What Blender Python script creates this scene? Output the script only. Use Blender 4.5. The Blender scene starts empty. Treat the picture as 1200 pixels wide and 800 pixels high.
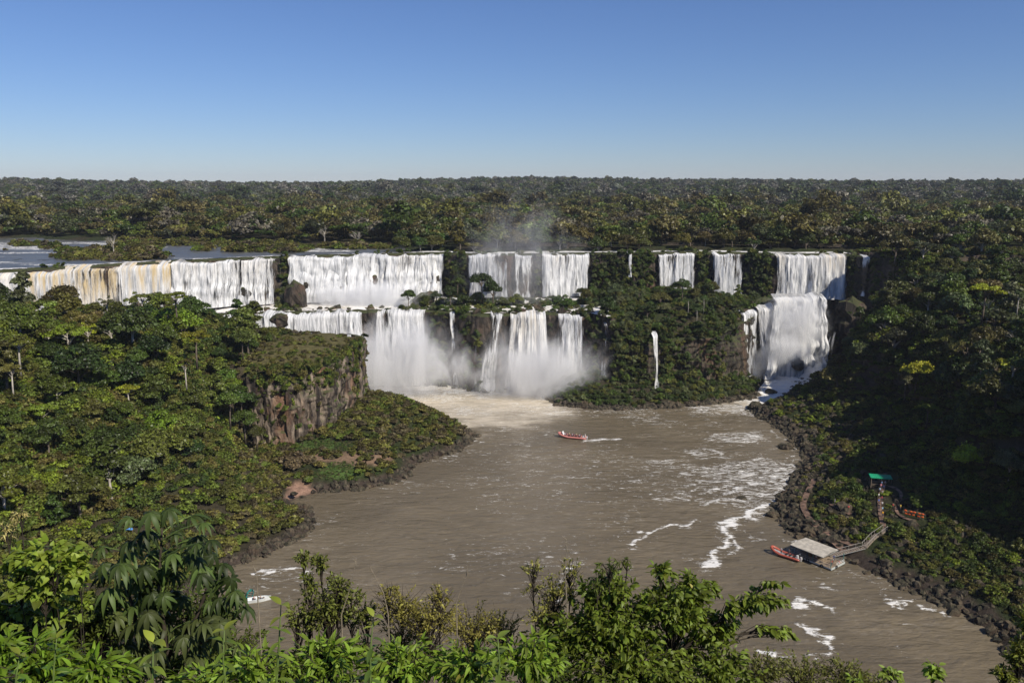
import bpy, math, random
import numpy as np
from mathutils import Vector, Matrix, Euler

random.seed(7)
rng = np.random.default_rng(7)
S = bpy.context.scene
C = S.collection

# ------------------------------------------------------------------ camera
FPX = 960.0                      # focal length in pixels of a 1200 px wide picture
PITCH = math.atan(185 / FPX)
CH = 95.0                        # height of the lookout above the lower river
cd = bpy.data.cameras.new('camera')
cd.sensor_width = 36.0
cd.lens = 36.0 * FPX / 1200.0
cd.clip_start = 0.1
cd.clip_end = 40000
cam = bpy.data.objects.new('camera', cd)
cam.location = (0, 0, CH)
cam.rotation_euler = (math.radians(90) - PITCH, 0, 0)
C.objects.link(cam)
S.camera = cam

# ------------------------------------------------------------------ sky + sun
SUN_EL = math.radians(43)
SUN_AZ = math.atan2(0.72, -0.69)        # clockwise from +Y: behind and to the right of the camera
w = bpy.data.worlds.new('World')
S.world = w
w.use_nodes = True
nt = w.node_tree
bg = nt.nodes['Background']
sky = nt.nodes.new('ShaderNodeTexSky')
sky.sky_type = 'NISHITA'
sky.sun_disc = False
sky.sun_elevation = SUN_EL
sky.sun_rotation = SUN_AZ
sky.altitude = 200
sky.air_density = 1.0
sky.dust_density = 0.05
sky.ozone_density = 5.0
tintn = nt.nodes.new('ShaderNodeMix')              # clearer, bluer air than the model's default
tintn.data_type = 'RGBA'
tintn.blend_type = 'MULTIPLY'
tintn.inputs[0].default_value = 1.0
tintn.inputs[7].default_value = (0.82, 0.92, 1.21, 1)
nt.links.new(sky.outputs[0], tintn.inputs[6])
nt.links.new(tintn.outputs[2], bg.inputs[0])
bg.inputs[1].default_value = 0.076
sd = bpy.data.lights.new('sun', 'SUN')
sd.energy = 5.0
sd.angle = math.radians(0.53)
sd.color = (1.0, 0.93, 0.82)
sun = bpy.data.objects.new('sun', sd)
sdir = Vector((math.sin(SUN_AZ) * math.cos(SUN_EL), math.cos(SUN_AZ) * math.cos(SUN_EL), math.sin(SUN_EL)))
sun.rotation_euler = sdir.to_track_quat('Z', 'Y').to_euler()
sun.location = sdir * 400
C.objects.link(sun)
S.view_settings.view_transform = 'Standard'
S.view_settings.look = 'None'
S.view_settings.exposure = 0.0
S.view_settings.gamma = 1.0
S.cycles.use_denoising = True
S.cycles.max_bounces = 8
S.cycles.diffuse_bounces = 2
S.cycles.glossy_bounces = 2
S.cycles.transmission_bounces = 3
S.cycles.transparent_max_bounces = 24
S.cycles.volume_bounces = 3
S.cycles.volume_step_rate = 2.0
S.cycles.volume_max_steps = 128


# ------------------------------------------------------------------ maths helpers
CP, SP = math.cos(PITCH), math.sin(PITCH)


def ray(u, v):
    dx = (u - 600) / FPX
    dy = (400 - v) / FPX
    return dx, CP + dy * SP, -SP + dy * CP


def at(u, v, z=0.0):
    d = ray(u, v)
    t = (z - CH) / d[2]
    return np.array((d[0] * t, d[1] * t))


def proj(x, y, z):
    f = y * CP - (z - CH) * SP
    return 600 + FPX * x / f, 400 - FPX * (y * SP + (z - CH) * CP) / f


def _hash(ix, iy, iz, seed):
    h = (ix.astype(np.int64) * 374761393 + iy.astype(np.int64) * 668265263 + iz.astype(np.int64) * 2147483647 + seed * 974634777) & 0xFFFFFFFF
    h = ((h ^ (h >> 13)) * 1274126177) & 0xFFFFFFFF
    h = ((h ^ (h >> 16)) * 2246822519) & 0xFFFFFFFF
    return ((h ^ (h >> 15)) & 0xFFFFFF) / float(0xFFFFFF)


def noise3(x, y, z, seed=0):
    x, y, z = np.broadcast_arrays(np.asarray(x, float), np.asarray(y, float), np.asarray(z, float))
    x0, y0, z0 = np.floor(x), np.floor(y), np.floor(z)
    fx, fy, fz = x - x0, y - y0, z - z0
    fx, fy, fz = (f * f * (3 - 2 * f) for f in (fx, fy, fz))
    out = 0
    for a in (0, 1):
        for b in (0, 1):
            for c in (0, 1):
                out = out + _hash(x0 + a, y0 + b, z0 + c, seed) * (fx if a else 1 - fx) * (fy if b else 1 - fy) * (fz if c else 1 - fz)
    return out


def noise2(x, y, seed=0):
    x, y = np.broadcast_arrays(np.asarray(x, float), np.asarray(y, float))
    x0, y0 = np.floor(x), np.floor(y)
    fx, fy = x - x0, y - y0
    fx, fy = fx * fx * (3 - 2 * fx), fy * fy * (3 - 2 * fy)
    z = np.zeros_like(x0)
    return (_hash(x0, y0, z, seed) * (1 - fx) * (1 - fy) + _hash(x0 + 1, y0, z, seed) * fx * (1 - fy)
            + _hash(x0, y0 + 1, z, seed) * (1 - fx) * fy + _hash(x0 + 1, y0 + 1, z, seed) * fx * fy)


def fbm2(x, y, seed=0, o=4):
    s, a, t = 0, 0.5, 0
    for k in range(o):
        s = s + a * noise2(x * 2 ** k + k * 7.3, y * 2 ** k - k * 3.1, seed + k)
        t += a
        a *= 0.5
    return s / t


def fbm3(x, y, z, seed=0, o=3):
    s, a, t = 0, 0.5, 0
    for k in range(o):
        s = s + a * noise3(x * 2 ** k + k * 7.3, y * 2 ** k - k * 3.1, z * 2 ** k + k, seed + k)
        t += a
        a *= 0.5
    return s / t


def sstep(a, b, x):
    t = np.clip((x - a) / (b - a), 0, 1)
    return t * t * (3 - 2 * t)


def seg_dist(px, py, pts, closed=True):
    d = np.full(np.shape(px), 1e9)
    n = len(pts)
    for i in range(n if closed else n - 1):
        ax, ay = pts[i]
        bx, by = pts[(i + 1) % n]
        vx, vy = bx - ax, by - ay
        L = vx * vx + vy * vy + 1e-12
        t = np.clip(((px - ax) * vx + (py - ay) * vy) / L, 0, 1)
        d = np.minimum(d, np.hypot(px - ax - t * vx, py - ay - t * vy))
    return d


def inside(px, py, pts):
    r = np.zeros(np.shape(px), bool)
    n = len(pts)
    for i in range(n):
        ax, ay = pts[i]
        bx, by = pts[(i + 1) % n]
        if ay == by:
            continue
        c = ((ay > py) != (by > py)) & (px < (bx - ax) * (py - ay) / (by - ay) + ax)
        r ^= c
    return r


def sdist(px, py, pts):
    """distance to the outline, positive inside"""
    d = seg_dist(px, py, pts)
    return np.where(inside(px, py, pts), d, -d)


# ------------------------------------------------------------------ mesh helpers
def npmesh(name, V, Fq, mat=None, smooth=False, floats=None, colors=None, uv=None):
    V = np.ascontiguousarray(V, dtype=np.float32)
    Fq = np.ascontiguousarray(Fq, dtype=np.int32)
    n = Fq.shape[1]
    m = bpy.data.meshes.new(name)
    m.vertices.add(len(V))
    m.vertices.foreach_set('co', V.ravel())
    m.loops.add(Fq.size)
    m.loops.foreach_set('vertex_index', Fq.ravel())
    m.polygons.add(len(Fq))
    m.polygons.foreach_set('loop_start', np.arange(0, Fq.size, n, dtype=np.int32))
    m.polygons.foreach_set('loop_total', np.full(len(Fq), n, dtype=np.int32))
    m.polygons.foreach_set('use_smooth', np.full(len(Fq), bool(smooth)))
    for k, a in (floats or {}).items():
        at_ = m.attributes.new(k, 'FLOAT', 'POINT')
        at_.data.foreach_set('value', np.ascontiguousarray(a, dtype=np.float32))
    for k, a in (colors or {}).items():
        at_ = m.attributes.new(k, 'FLOAT_COLOR', 'POINT')
        a = np.asarray(a, dtype=np.float32)
        if a.shape[1] == 3:
            a = np.concatenate([a, np.ones((len(a), 1), np.float32)], 1)
        at_.data.foreach_set('color', np.ascontiguousarray(a).ravel())
    if uv is not None:
        l = m.uv_layers.new(name='UVMap')
        l.data.foreach_set('uv', np.ascontiguousarray(np.asarray(uv, np.float32)[Fq.ravel()]).ravel())
    if mat:
        m.materials.append(mat)
    m.update(calc_edges=True)
    m.validate()
    return m


def link(name, mesh, parent=None, loc=None, **props):
    o = bpy.data.objects.new(name, mesh)
    C.objects.link(o)
    if parent is not None:
        o.parent = parent
    if loc is not None:
        o.location = loc
    for k, v in props.items():
        o[k] = v
    return o


def thing(name, loc, label, cat, group=None, rotz=0.0):
    o = bpy.data.objects.new(name, None)
    o.empty_display_size = 0.5
    C.objects.link(o)
    o.location = loc
    o.rotation_euler = (0, 0, rotz)
    return tag(o, label, cat, group)


def tag(o, label, cat, group=None):
    o['label'] = label
    o['category'] = cat
    if group:
        o['group'] = group
    return o


def grid_faces(nx, ny):
    i = np.arange(nx - 1)
    j = np.arange(ny - 1)
    I, J = np.meshgrid(i, j)
    a = (J * nx + I).ravel()
    return np.stack([a, a + 1, a + nx + 1, a + nx], 1)


class MB:
    """collects boxes, tubes and prisms, then links them as one mesh"""

    def __init__(self):
        self.v, self.f = [], []

    def add(self, vs, fs):
        n = len(self.v)
        self.v += [tuple(p) for p in vs]
        self.f += [tuple(i + n for i in f) for f in fs]
        return self

    def box(self, c, s, rot=0.0, taper=1.0):
        cx, cy, cz = c
        hx, hy, hz = s[0] / 2, s[1] / 2, s[2] / 2
        cr, sr = math.cos(rot), math.sin(rot)
        vs = []
        for k, (x, y, z) in enumerate([(-1, -1, -1), (1, -1, -1), (1, 1, -1), (-1, 1, -1), (-1, -1, 1), (1, -1, 1), (1, 1, 1), (-1, 1, 1)]):
            q = taper if z > 0 else 1
            x, y, z = x * hx * q, y * hy * q, z * hz
            vs.append((cx + x * cr - y * sr, cy + x * sr + y * cr, cz + z))
        return self.add(vs, [(3, 2, 1, 0), (4, 5, 6, 7), (0, 1, 5, 4), (1, 2, 6, 5), (2, 3, 7, 6), (3, 0, 4, 7)])

    def tube(self, pts, r, n=6, cap=True):
        pts = [Vector(p) for p in pts]
        rs = r if isinstance(r, (list, tuple)) else [r] * len(pts)
        vs, fs = [], []
        prev = None
        for i, p in enumerate(pts):
            d = (pts[min(i + 1, len(pts) - 1)] - pts[max(i - 1, 0)])
            d = d.normalized() if d.length > 1e-9 else Vector((0, 0, 1))
            a = prev if prev is not None else (Vector((1, 0, 0)) if abs(d.x) < 0.8 else Vector((0, 1, 0)))
            a = (a - d * a.dot(d)).normalized()
            prev = a
            b = d.cross(a)
            for k in range(n):
                t = 2 * math.pi * k / n
                vs.append(p + (a * math.cos(t) + b * math.sin(t)) * rs[i])
        for i in range(len(pts) - 1):
            for k in range(n):
                fs.append((i * n + k, i * n + (k + 1) % n, (i + 1) * n + (k + 1) % n, (i + 1) * n + k))
        if cap:
            fs.append(tuple(reversed(range(n))))
            fs.append(tuple((len(pts) - 1) * n + k for k in range(n)))
        return self.add(vs, fs)

    def mesh(self, name, mat, smooth=False):
        m = bpy.data.meshes.new(name)
        m.from_pydata(self.v, [], self.f)
        if smooth:
            m.polygons.foreach_set('use_smooth', [True] * len(m.polygons))
        m.materials.append(mat)
        m.update()
        return m

    def build(self, name, mat, parent=None, loc=None, smooth=False, **props):
        return link(name, self.mesh(name, mat, smooth), parent, loc, **props)


# ------------------------------------------------------------------ materials
def newmat(name):
    m = bpy.data.materials.new(name)
    m.use_nodes = True
    t = m.node_tree
    return m, t, t.nodes['Principled BSDF'], t.nodes['Material Output']


def N(t, typ, **kw):
    n = t.nodes.new(typ)
    for k, v in kw.items():
        if k.startswith('i_'):
            key = k[2:]
            n.inputs[int(key) if key.isdigit() else key].default_value = v
        else:
            setattr(n, k, v)
    return n


def mixc(t, a, b, f, blend='MIX'):
    n = t.nodes.new('ShaderNodeMix')
    n.data_type = 'RGBA'
    n.blend_type = blend
    for sock, val in ((n.inputs[0], f), (n.inputs[6], a), (n.inputs[7], b)):
        if isinstance(val, bpy.types.NodeSocket):
            t.links.new(val, sock)
        elif isinstance(val, (int, float)):
            sock.default_value = val
        else:
            sock.default_value = (*val, 1) if len(val) == 3 else val
    return n.outputs[2]


def math_(t, op, a, b=None, clamp=False):
    n = t.nodes.new('ShaderNodeMath')
    n.operation = op
    n.use_clamp = clamp
    for s, val in ((n.inputs[0], a), (n.inputs[1], b)):
        if val is None:
            continue
        if isinstance(val, bpy.types.NodeSocket):
            t.links.new(val, s)
        else:
            s.default_value = val
    return n.outputs[0]


def maprange(t, x, a, b, c=0.0, d=1.0):
    n = t.nodes.new('ShaderNodeMapRange')
    n.interpolation_type = 'SMOOTHSTEP'
    t.links.new(x, n.inputs[0])
    for k, val in ((1, a), (2, b), (3, c), (4, d)):
        if isinstance(val, bpy.types.NodeSocket):
            t.links.new(val, n.inputs[k])
        else:
            n.inputs[k].default_value = val
    return n.outputs[0]


def noise_tex(t, vec, scale, detail=4, rough=0.55, dist=0.0):
    n = N(t, 'ShaderNodeTexNoise')
    n.inputs['Scale'].default_value = scale
    n.inputs['Detail'].default_value = detail
    n.inputs['Roughness'].default_value = rough
    n.inputs['Distortion'].default_value = dist
    if vec is not None:
        t.links.new(vec, n.inputs['Vector'])
    return n.outputs[0]


def mapping(t, vec, scale=(1, 1, 1), rot=(0, 0, 0)):
    n = N(t, 'ShaderNodeMapping')
    n.inputs['Scale'].default_value = scale
    n.inputs['Rotation'].default_value = rot
    t.links.new(vec, n.inputs['Vector'])
    return n.outputs[0]


def attr(t, name, out='Fac'):
    n = N(t, 'ShaderNodeAttribute', attribute_name=name)
    return n.outputs[out]


def bump(t, h, dist, strength=1.0):
    n = N(t, 'ShaderNodeBump')
    n.inputs['Strength'].default_value = strength
    n.inputs['Distance'].default_value = dist
    t.links.new(h, n.inputs['Height'])
    return n.outputs[0]


def leaf_mat(name, translucent=0.13, rough=0.45, spec=0.35, vary=0.62, rand=0.35):
    """leaf colour = object colour x variation of each leaf x variation of each plant"""
    m, t, p, out = newmat(name)
    oi = N(t, 'ShaderNodeObjectInfo')
    var = attr(t, 'var')
    hs = N(t, 'ShaderNodeHueSaturation')
    t.links.new(mixc(t, oi.outputs['Color'], attr(t, 'base', 'Color'), 1.0, 'MULTIPLY'), hs.inputs['Color'])
    t.links.new(maprange(t, var, 0, 1, 0.488, 0.512), hs.inputs['Hue'])
    r = maprange(t, oi.outputs['Random'], 0, 1, 1 - rand, 1 + rand)
    v = maprange(t, var, 0, 1, 1 - vary, 1 + vary)
    t.links.new(math_(t, 'MULTIPLY', r, v), hs.inputs['Value'])
    t.links.new(hs.outputs[0], p.inputs['Base Color'])
    p.inputs['Roughness'].default_value = rough
    p.inputs['Specular IOR Level'].default_value = spec
    tr = N(t, 'ShaderNodeBsdfTranslucent')
    hs2 = N(t, 'ShaderNodeHueSaturation')
    hs2.inputs['Hue'].default_value = 0.485
    hs2.inputs['Saturation'].default_value = 1.1
    hs2.inputs['Value'].default_value = 1.5
    t.links.new(hs.outputs[0], hs2.inputs['Color'])
    t.links.new(hs2.outputs[0], tr.inputs['Color'])
    mx = N(t, 'ShaderNodeMixShader')
    mx.inputs[0].default_value = translucent
    t.links.new(p.outputs[0], mx.inputs[1])
    t.links.new(tr.outputs[0], mx.inputs[2])
    t.links.new(mx.outputs[0], out.inputs[0])
    return m


def plain(name, col, rough=0.6, spec=0.4, metal=0.0, grain=0.12, scale=3.0, bumpd=0.0):
    m, t, p, out = newmat(name)
    tc = N(t, 'ShaderNodeTexCoord')
    n = noise_tex(t, tc.outputs['Object'], scale, 5, 0.6)
    a = tuple(c * (1 - grain * 1.6) for c in col)
    b = tuple(min(1, c * (1 + grain * 1.6)) for c in col)
    t.links.new(mixc(t, a, b, maprange(t, n, 0.3, 0.7)), p.inputs['Base Color'])
    p.inputs['Roughness'].default_value = rough
    p.inputs['Specular IOR Level'].default_value = spec
    p.inputs['Metallic'].default_value = metal
    if bumpd:
        t.links.new(bump(t, n, bumpd), p.inputs['Normal'])
    return m


def objcol(name, rough=0.7, grain=0.15, scale=8.0, spec=0.3):
    """paint or cloth whose colour is the object's colour"""
    m, t, p, out = newmat(name)
    oi = N(t, 'ShaderNodeObjectInfo')
    tc = N(t, 'ShaderNodeTexCoord')
    n = noise_tex(t, tc.outputs['Object'], scale, 4)
    hs = N(t, 'ShaderNodeHueSaturation')
    t.links.new(oi.outputs['Color'], hs.inputs['Color'])
    t.links.new(maprange(t, n, 0.3, 0.7, 1 - grain, 1 + grain), hs.inputs['Value'])
    t.links.new(hs.outputs[0], p.inputs['Base Color'])
    p.inputs['Roughness'].default_value = rough
    p.inputs['Specular IOR Level'].default_value = spec
    return m


def rock_mat(name, dark, light, warm, scale=0.35, mossy=0.85):
    m, t, p, out = newmat(name)
    g = N(t, 'ShaderNodeNewGeometry')
    pos = g.outputs['Position']
    n1 = noise_tex(t, mapping(t, pos, (scale, scale, scale * 0.35)), 1.0, 7, 0.65, 0.4)
    n2 = noise_tex(t, mapping(t, pos, (scale * 0.3, scale * 0.3, scale * 0.12)), 1.0, 4, 0.55)
    n3 = noise_tex(t, pos, 2.2, 6, 0.7)
    c = mixc(t, dark, light, maprange(t, n1, 0.42, 0.68))
    c = mixc(t, c, warm, maprange(t, n2, 0.5, 0.68, 0, 0.75))
    moss = mixc(t, (0.035, 0.045, 0.016), (0.07, 0.08, 0.025), n3)
    sx = N(t, 'ShaderNodeSeparateXYZ')
    t.links.new(g.outputs['Normal'], sx.inputs[0])
    up = math_(t, 'ADD', sx.outputs[2], math_(t, 'MULTIPLY', math_(t, 'SUBTRACT', n1, 0.5), 1.2))
    c = mixc(t, c, moss, maprange(t, up, 0.35, 0.7, 0, mossy))
    c = mixc(t, c, (0.02, 0.018, 0.015), maprange(t, n3, 0.58, 0.75, 0, 0.6))
    t.links.new(c, p.inputs['Base Color'])
    p.inputs['Roughness'].default_value = 0.85
    p.inputs['Specular IOR Level'].default_value = 0.25
    h = math_(t, 'ADD', math_(t, 'MULTIPLY', n1, 1.0), math_(t, 'MULTIPLY', n3, 0.4))
    t.links.new(bump(t, h, 0.7), p.inputs['Normal'])
    return m


M = {}
M['leaf'] = leaf_mat('tree_leaves')
M['grass_leaf'] = leaf_mat('shrub_leaves', 0.13, 0.55, 0.25)
M['gloss_leaf'] = leaf_mat('broad_leaves', 0.30, 0.5, 0.3, 0.5, 0.2)
M['bark'] = plain('bark', (0.13, 0.105, 0.08), 0.9, 0.2, grain=0.3, scale=2.0, bumpd=0.05)
M['dark_bark'] = plain('dark_bark', (0.045, 0.036, 0.026), 0.9, 0.2, grain=0.3)
M['pale_bark'] = plain('pale_bark', (0.42, 0.38, 0.32), 0.85, 0.2, grain=0.25, scale=1.5, bumpd=0.03)
M['stem'] = plain('green_stem', (0.12, 0.17, 0.04), 0.6, 0.3, grain=0.2)
M['twig'] = plain('dry_twig', (0.24, 0.2, 0.14), 0.85, 0.2, grain=0.25)
M['rock'] = rock_mat('basalt', (0.03, 0.024, 0.02), (0.34, 0.27, 0.20), (0.27, 0.15, 0.09))
M['wet_rock'] = rock_mat('wet_basalt', (0.028, 0.025, 0.02), (0.13, 0.10, 0.075), (0.14, 0.085, 0.055))
M['boulder'] = rock_mat('shore_rock', (0.03, 0.024, 0.02), (0.16, 0.125, 0.09), (0.13, 0.09, 0.06), 0.8, 0.25)
M['cloth'] = objcol('cloth')
M['skin'] = objcol('skin', 0.55, 0.06)
M['paint'] = objcol('paint', 0.4, 0.08, 2.0, 0.5)
M['wood'] = plain('weathered_wood', (0.26, 0.2, 0.14), 0.85, 0.2, grain=0.25, scale=1.5)
M['metal'] = plain('grey_metal', (0.42, 0.43, 0.42), 0.45, 0.5, 0.3, grain=0.12)
M['dark'] = plain('dark_rubber', (0.02, 0.02, 0.022), 0.7, 0.3)
M['canvas'] = plain('roof_canvas', (0.46, 0.42, 0.35), 0.85, 0.2, grain=0.14, scale=0.9, bumpd=0.05)
M['green_roof'] = plain('green_sheet', (0.02, 0.36, 0.17), 0.6, 0.3, grain=0.12, scale=0.8)


def ground_mat():
    m, t, p, out = newmat('soil_and_litter')
    g = N(t, 'ShaderNodeNewGeometry')
    c = attr(t, 'col', 'Color')
    n = noise_tex(t, g.outputs['Position'], 0.6, 8, 0.7)
    n2 = noise_tex(t, g.outputs['Position'], 4.0, 5, 0.7)
    hs = N(t, 'ShaderNodeHueSaturation')
    t.links.new(c, hs.inputs['Color'])
    t.links.new(math_(t, 'MULTIPLY', maprange(t, n, 0.25, 0.75, 0.6, 1.4), maprange(t, n2, 0.25, 0.75, 0.75, 1.25)), hs.inputs['Value'])
    t.links.new(hs.outputs[0], p.inputs['Base Color'])
    p.inputs['Roughness'].default_value = 0.95
    p.inputs['Specular IOR Level'].default_value = 0.15
    t.links.new(bump(t, n, 0.5), p.inputs['Normal'])
    return m


M['ground'] = ground_mat()


def river_mat(name, deep, silt, rough):
    """silty water; 'foam' (0..1) is how much foam floats there, 'silt' how churned it is"""
    m, t, p, out = newmat(name)
    g = N(t, 'ShaderNodeNewGeometry')
    pos = g.outputs['Position']
    wv = noise_tex(t, mapping(t, pos, (0.11, 0.30, 1), (0, 0, 0.25)), 1.0, 3, 0.5, 0.6)
    w2 = noise_tex(t, mapping(t, pos, (0.35, 0.9, 1), (0, 0, -0.3)), 1.0, 4, 0.6, 0.4)
    big = noise_tex(t, mapping(t, pos, (0.02, 0.03, 1)), 1.0, 4, 0.6, 1.0)
    foam = attr(t, 'foam')
    churn = attr(t, 'silt')
    f1 = noise_tex(t, mapping(t, pos, (0.17, 0.52, 1), (0, 0, 0.3)), 1.0, 8, 0.66, 1.8)
    f2 = noise_tex(t, mapping(t, pos, (1.1, 1.9, 1)), 1.0, 6, 0.7, 0.8)
    fn = math_(t, 'ADD', math_(t, 'MULTIPLY', f1, 0.65), math_(t, 'MULTIPLY', f2, 0.35))
    hi = math_(t, 'SUBTRACT', 0.74, math_(t, 'MULTIPLY', foam, 0.33))
    mask = maprange(t, fn, math_(t, 'SUBTRACT', hi, 0.07), math_(t, 'ADD', hi, 0.05))
    base = mixc(t, deep, silt, maprange(t, math_(t, 'ADD', churn, math_(t, 'MULTIPLY', math_(t, 'SUBTRACT', f1, 0.5), 0.9)), 0.1, 0.9))
    hs = N(t, 'ShaderNodeHueSaturation')
    t.links.new(base, hs.inputs['Color'])
    t.links.new(maprange(t, big, 0.3, 0.7, 0.85, 1.15), hs.inputs['Value'])
    col = mixc(t, hs.outputs[0], (0.82, 0.80, 0.75), mask)
    t.links.new(col, p.inputs['Base Color'])
    t.links.new(maprange(t, mask, 0, 1, rough, 0.8), p.inputs['Roughness'])
    p.inputs['IOR'].default_value = 1.33
    p.inputs['Specular IOR Level'].default_value = 0.36
    h = math_(t, 'ADD', math_(t, 'ADD', math_(t, 'MULTIPLY', wv, 1.0), math_(t, 'MULTIPLY', w2, 0.45)), math_(t, 'MULTIPLY', mask, 0.12))
    t.links.new(bump(t, h, 0.8), p.inputs['Normal'])
    return m


M['river'] = river_mat('silty_river', (0.152, 0.123, 0.080), (0.56, 0.49, 0.38), 0.2)
M['upper_river'] = river_mat('upper_river', (0.10, 0.10, 0.09), (0.42, 0.40, 0.35), 0.3)


def fall_mat():
    m, t, p, out = newmat('falling_water')
    uv = N(t, 'ShaderNodeUVMap').outputs[0]
    n1 = noise_tex(t, mapping(t, uv, (0.55, 0.045, 1)), 1.0, 5, 0.62, 0.3)
    n2 = noise_tex(t, mapping(t, uv, (1.5, 0.11, 1)), 1.0, 6, 0.7, 0.5)
    n3 = noise_tex(t, mapping(t, uv, (0.12, 0.02, 1)), 1.0, 3, 0.5)
    th = attr(t, 'thick')
    tan = attr(t, 'tan')
    nn = math_(t, 'ADD', math_(t, 'MULTIPLY', n1, 0.6), math_(t, 'MULTIPLY', n2, 0.4))
    lo = math_(t, 'SUBTRACT', 0.88, math_(t, 'MULTIPLY', th, 0.64))
    a = maprange(t, nn, lo, math_(t, 'ADD', lo, 0.14))
    c = mixc(t, (0.36, 0.37, 0.38), (0.85, 0.845, 0.825), maprange(t, math_(t, 'ADD', math_(t, 'MULTIPLY', n2, 0.55), math_(t, 'MULTIPLY', n1, 0.45)), 0.38, 0.60))
    c = mixc(t, c, (0.60, 0.47, 0.27), math_(t, 'MULTIPLY', math_(t, 'MULTIPLY', tan, 0.8), maprange(t, n1, 0.40, 0.66), True))
    t.links.new(c, p.inputs['Base Color'])
    p.inputs['Roughness'].default_value = 0.9
    p.inputs['Specular IOR Level'].default_value = 0.2
    t.links.new(bump(t, nn, 1.4), p.inputs['Normal'])
    t.links.new(a, p.inputs['Alpha'])
    return m


M['fall'] = fall_mat()


def mist_mat(name, dens, seed, rise=1.0):
    m, t, p, out = newmat(name)
    t.nodes.remove(p)
    v = N(t, 'ShaderNodeVolumePrincipled')
    v.inputs['Color'].default_value = (0.98, 0.98, 0.98, 1)
    v.inputs['Anisotropy'].default_value = -0.3
    tc = N(t, 'ShaderNodeTexCoord')
    o = tc.outputs['Object']                       # unit sphere
    ln = N(t, 'ShaderNodeVectorMath', operation='LENGTH')
    t.links.new(o, ln.inputs[0])
    g = N(t, 'ShaderNodeNewGeometry')
    n = noise_tex(t, mapping(t, g.outputs['Position'], (0.085, 0.085, 0.06)), 1.0, 5, 0.62, 0.8)
    fall = maprange(t, math_(t, 'ADD', ln.outputs['Value'], math_(t, 'MULTIPLY', math_(t, 'SUBTRACT', n, 0.5), 1.25)), 0.15, 0.85, 1, 0)
    edge = maprange(t, ln.outputs['Value'], 0.8, 0.99, 1, 0)
    d = math_(t, 'MULTIPLY', math_(t, 'MULTIPLY', math_(t, 'POWER', fall, 1.6), edge), dens)
    t.links.new(d, v.inputs['Density'])
    t.links.new(v.outputs[0], out.inputs['Volume'])
    return m

# ------------------------------------------------------------------ plan of the gorge (metres; the lookout is the origin)
UPPER_Z = 60.0
BENCH_Z = 36.0
LEFT_SHORE = [(-75, -60), (-75, 60), (-82, 120), (-80, 165), (-74, 190), (-64, 199), (-56, 215), (-58, 227), (-68, 236), (-60, 244),
              (-46, 246), (-35, 255), (-34, 268), (-17, 287), (-15, 304), (-30, 330), (-48, 345), (-64, 353), (-95, 362), (-150, 345), (-260, 300),
              (-420, 250), (-420, -60)]
FOREST_SLOPE = [(-88, -60), (-88, 60), (-92, 165), (-82, 190), (-72, 202), (-66, 218), (-74, 240), (-84, 262), (-92, 280), (-88, 310), (-80, 344),
                (-100, 352), (-150, 336), (-260, 292), (-420, 242), (-420, -60)]
TOWER = [(-93, 281), (-89, 279), (-80, 278), (-68, 290), (-63, 312), (-63, 334), (-76, 345), (-110, 350), (-125, 330), (-112, 290)]
RIGHT_SHORE = [(141, 424), (131, 400), (126, 372), (117, 352), (101, 338), (106, 306), (103, 274), (88, 248), (78, 231), (77, 213), (84, 205),
               (88, 191), (95, 180), (101, 170), (103, 160), (101, 146), (96, 125), (96, 60), (96, -60), (500, -60), (500, 430), (200, 430)]
ISLAND = [(14, 362), (20, 346), (37, 340), (70, 342), (112, 358), (122, 384), (128, 406), (120, 420), (10, 420)]
UPPER_EDGE = [(-460, 250), (-330, 290), (-217, 335), (-186, 356), (-158, 380), (-135, 393), (-113, 403), (-92, 411), (-74, 417), (-36, 426),
              (-22, 419), (0, 418), (40, 426), (62, 422), (81, 430), (97, 431), (120, 427), (134, 419), (170, 419), (178, 406), (200, 390)]
LOWER_EDGE = [(-200, 362), (-150, 372), (-128, 376), (-109, 379), (-75, 385), (-40, 388), (-28, 384), (-14, 374), (4, 378), (16, 379), (36, 374), (44, 364),
              (62, 362), (92, 368), (112, 386), (128, 397), (134, 404)]
UE = np.array(UPPER_EDGE, float)
LE = np.array(LOWER_EDGE, float)
UPPER_POLY = [(-30000, 250)] + UPPER_EDGE + [(520, 330), (30000, 330), (30000, 30000), (-30000, 30000)]
BENCH_POLY = LOWER_EDGE + [(134, 440), (-200, 440)]


def ue_y(x):
    return np.interp(x, UE[:, 0], UE[:, 1])


def le_y(x):
    return np.interp(x, LE[:, 0], LE[:, 1])


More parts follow.
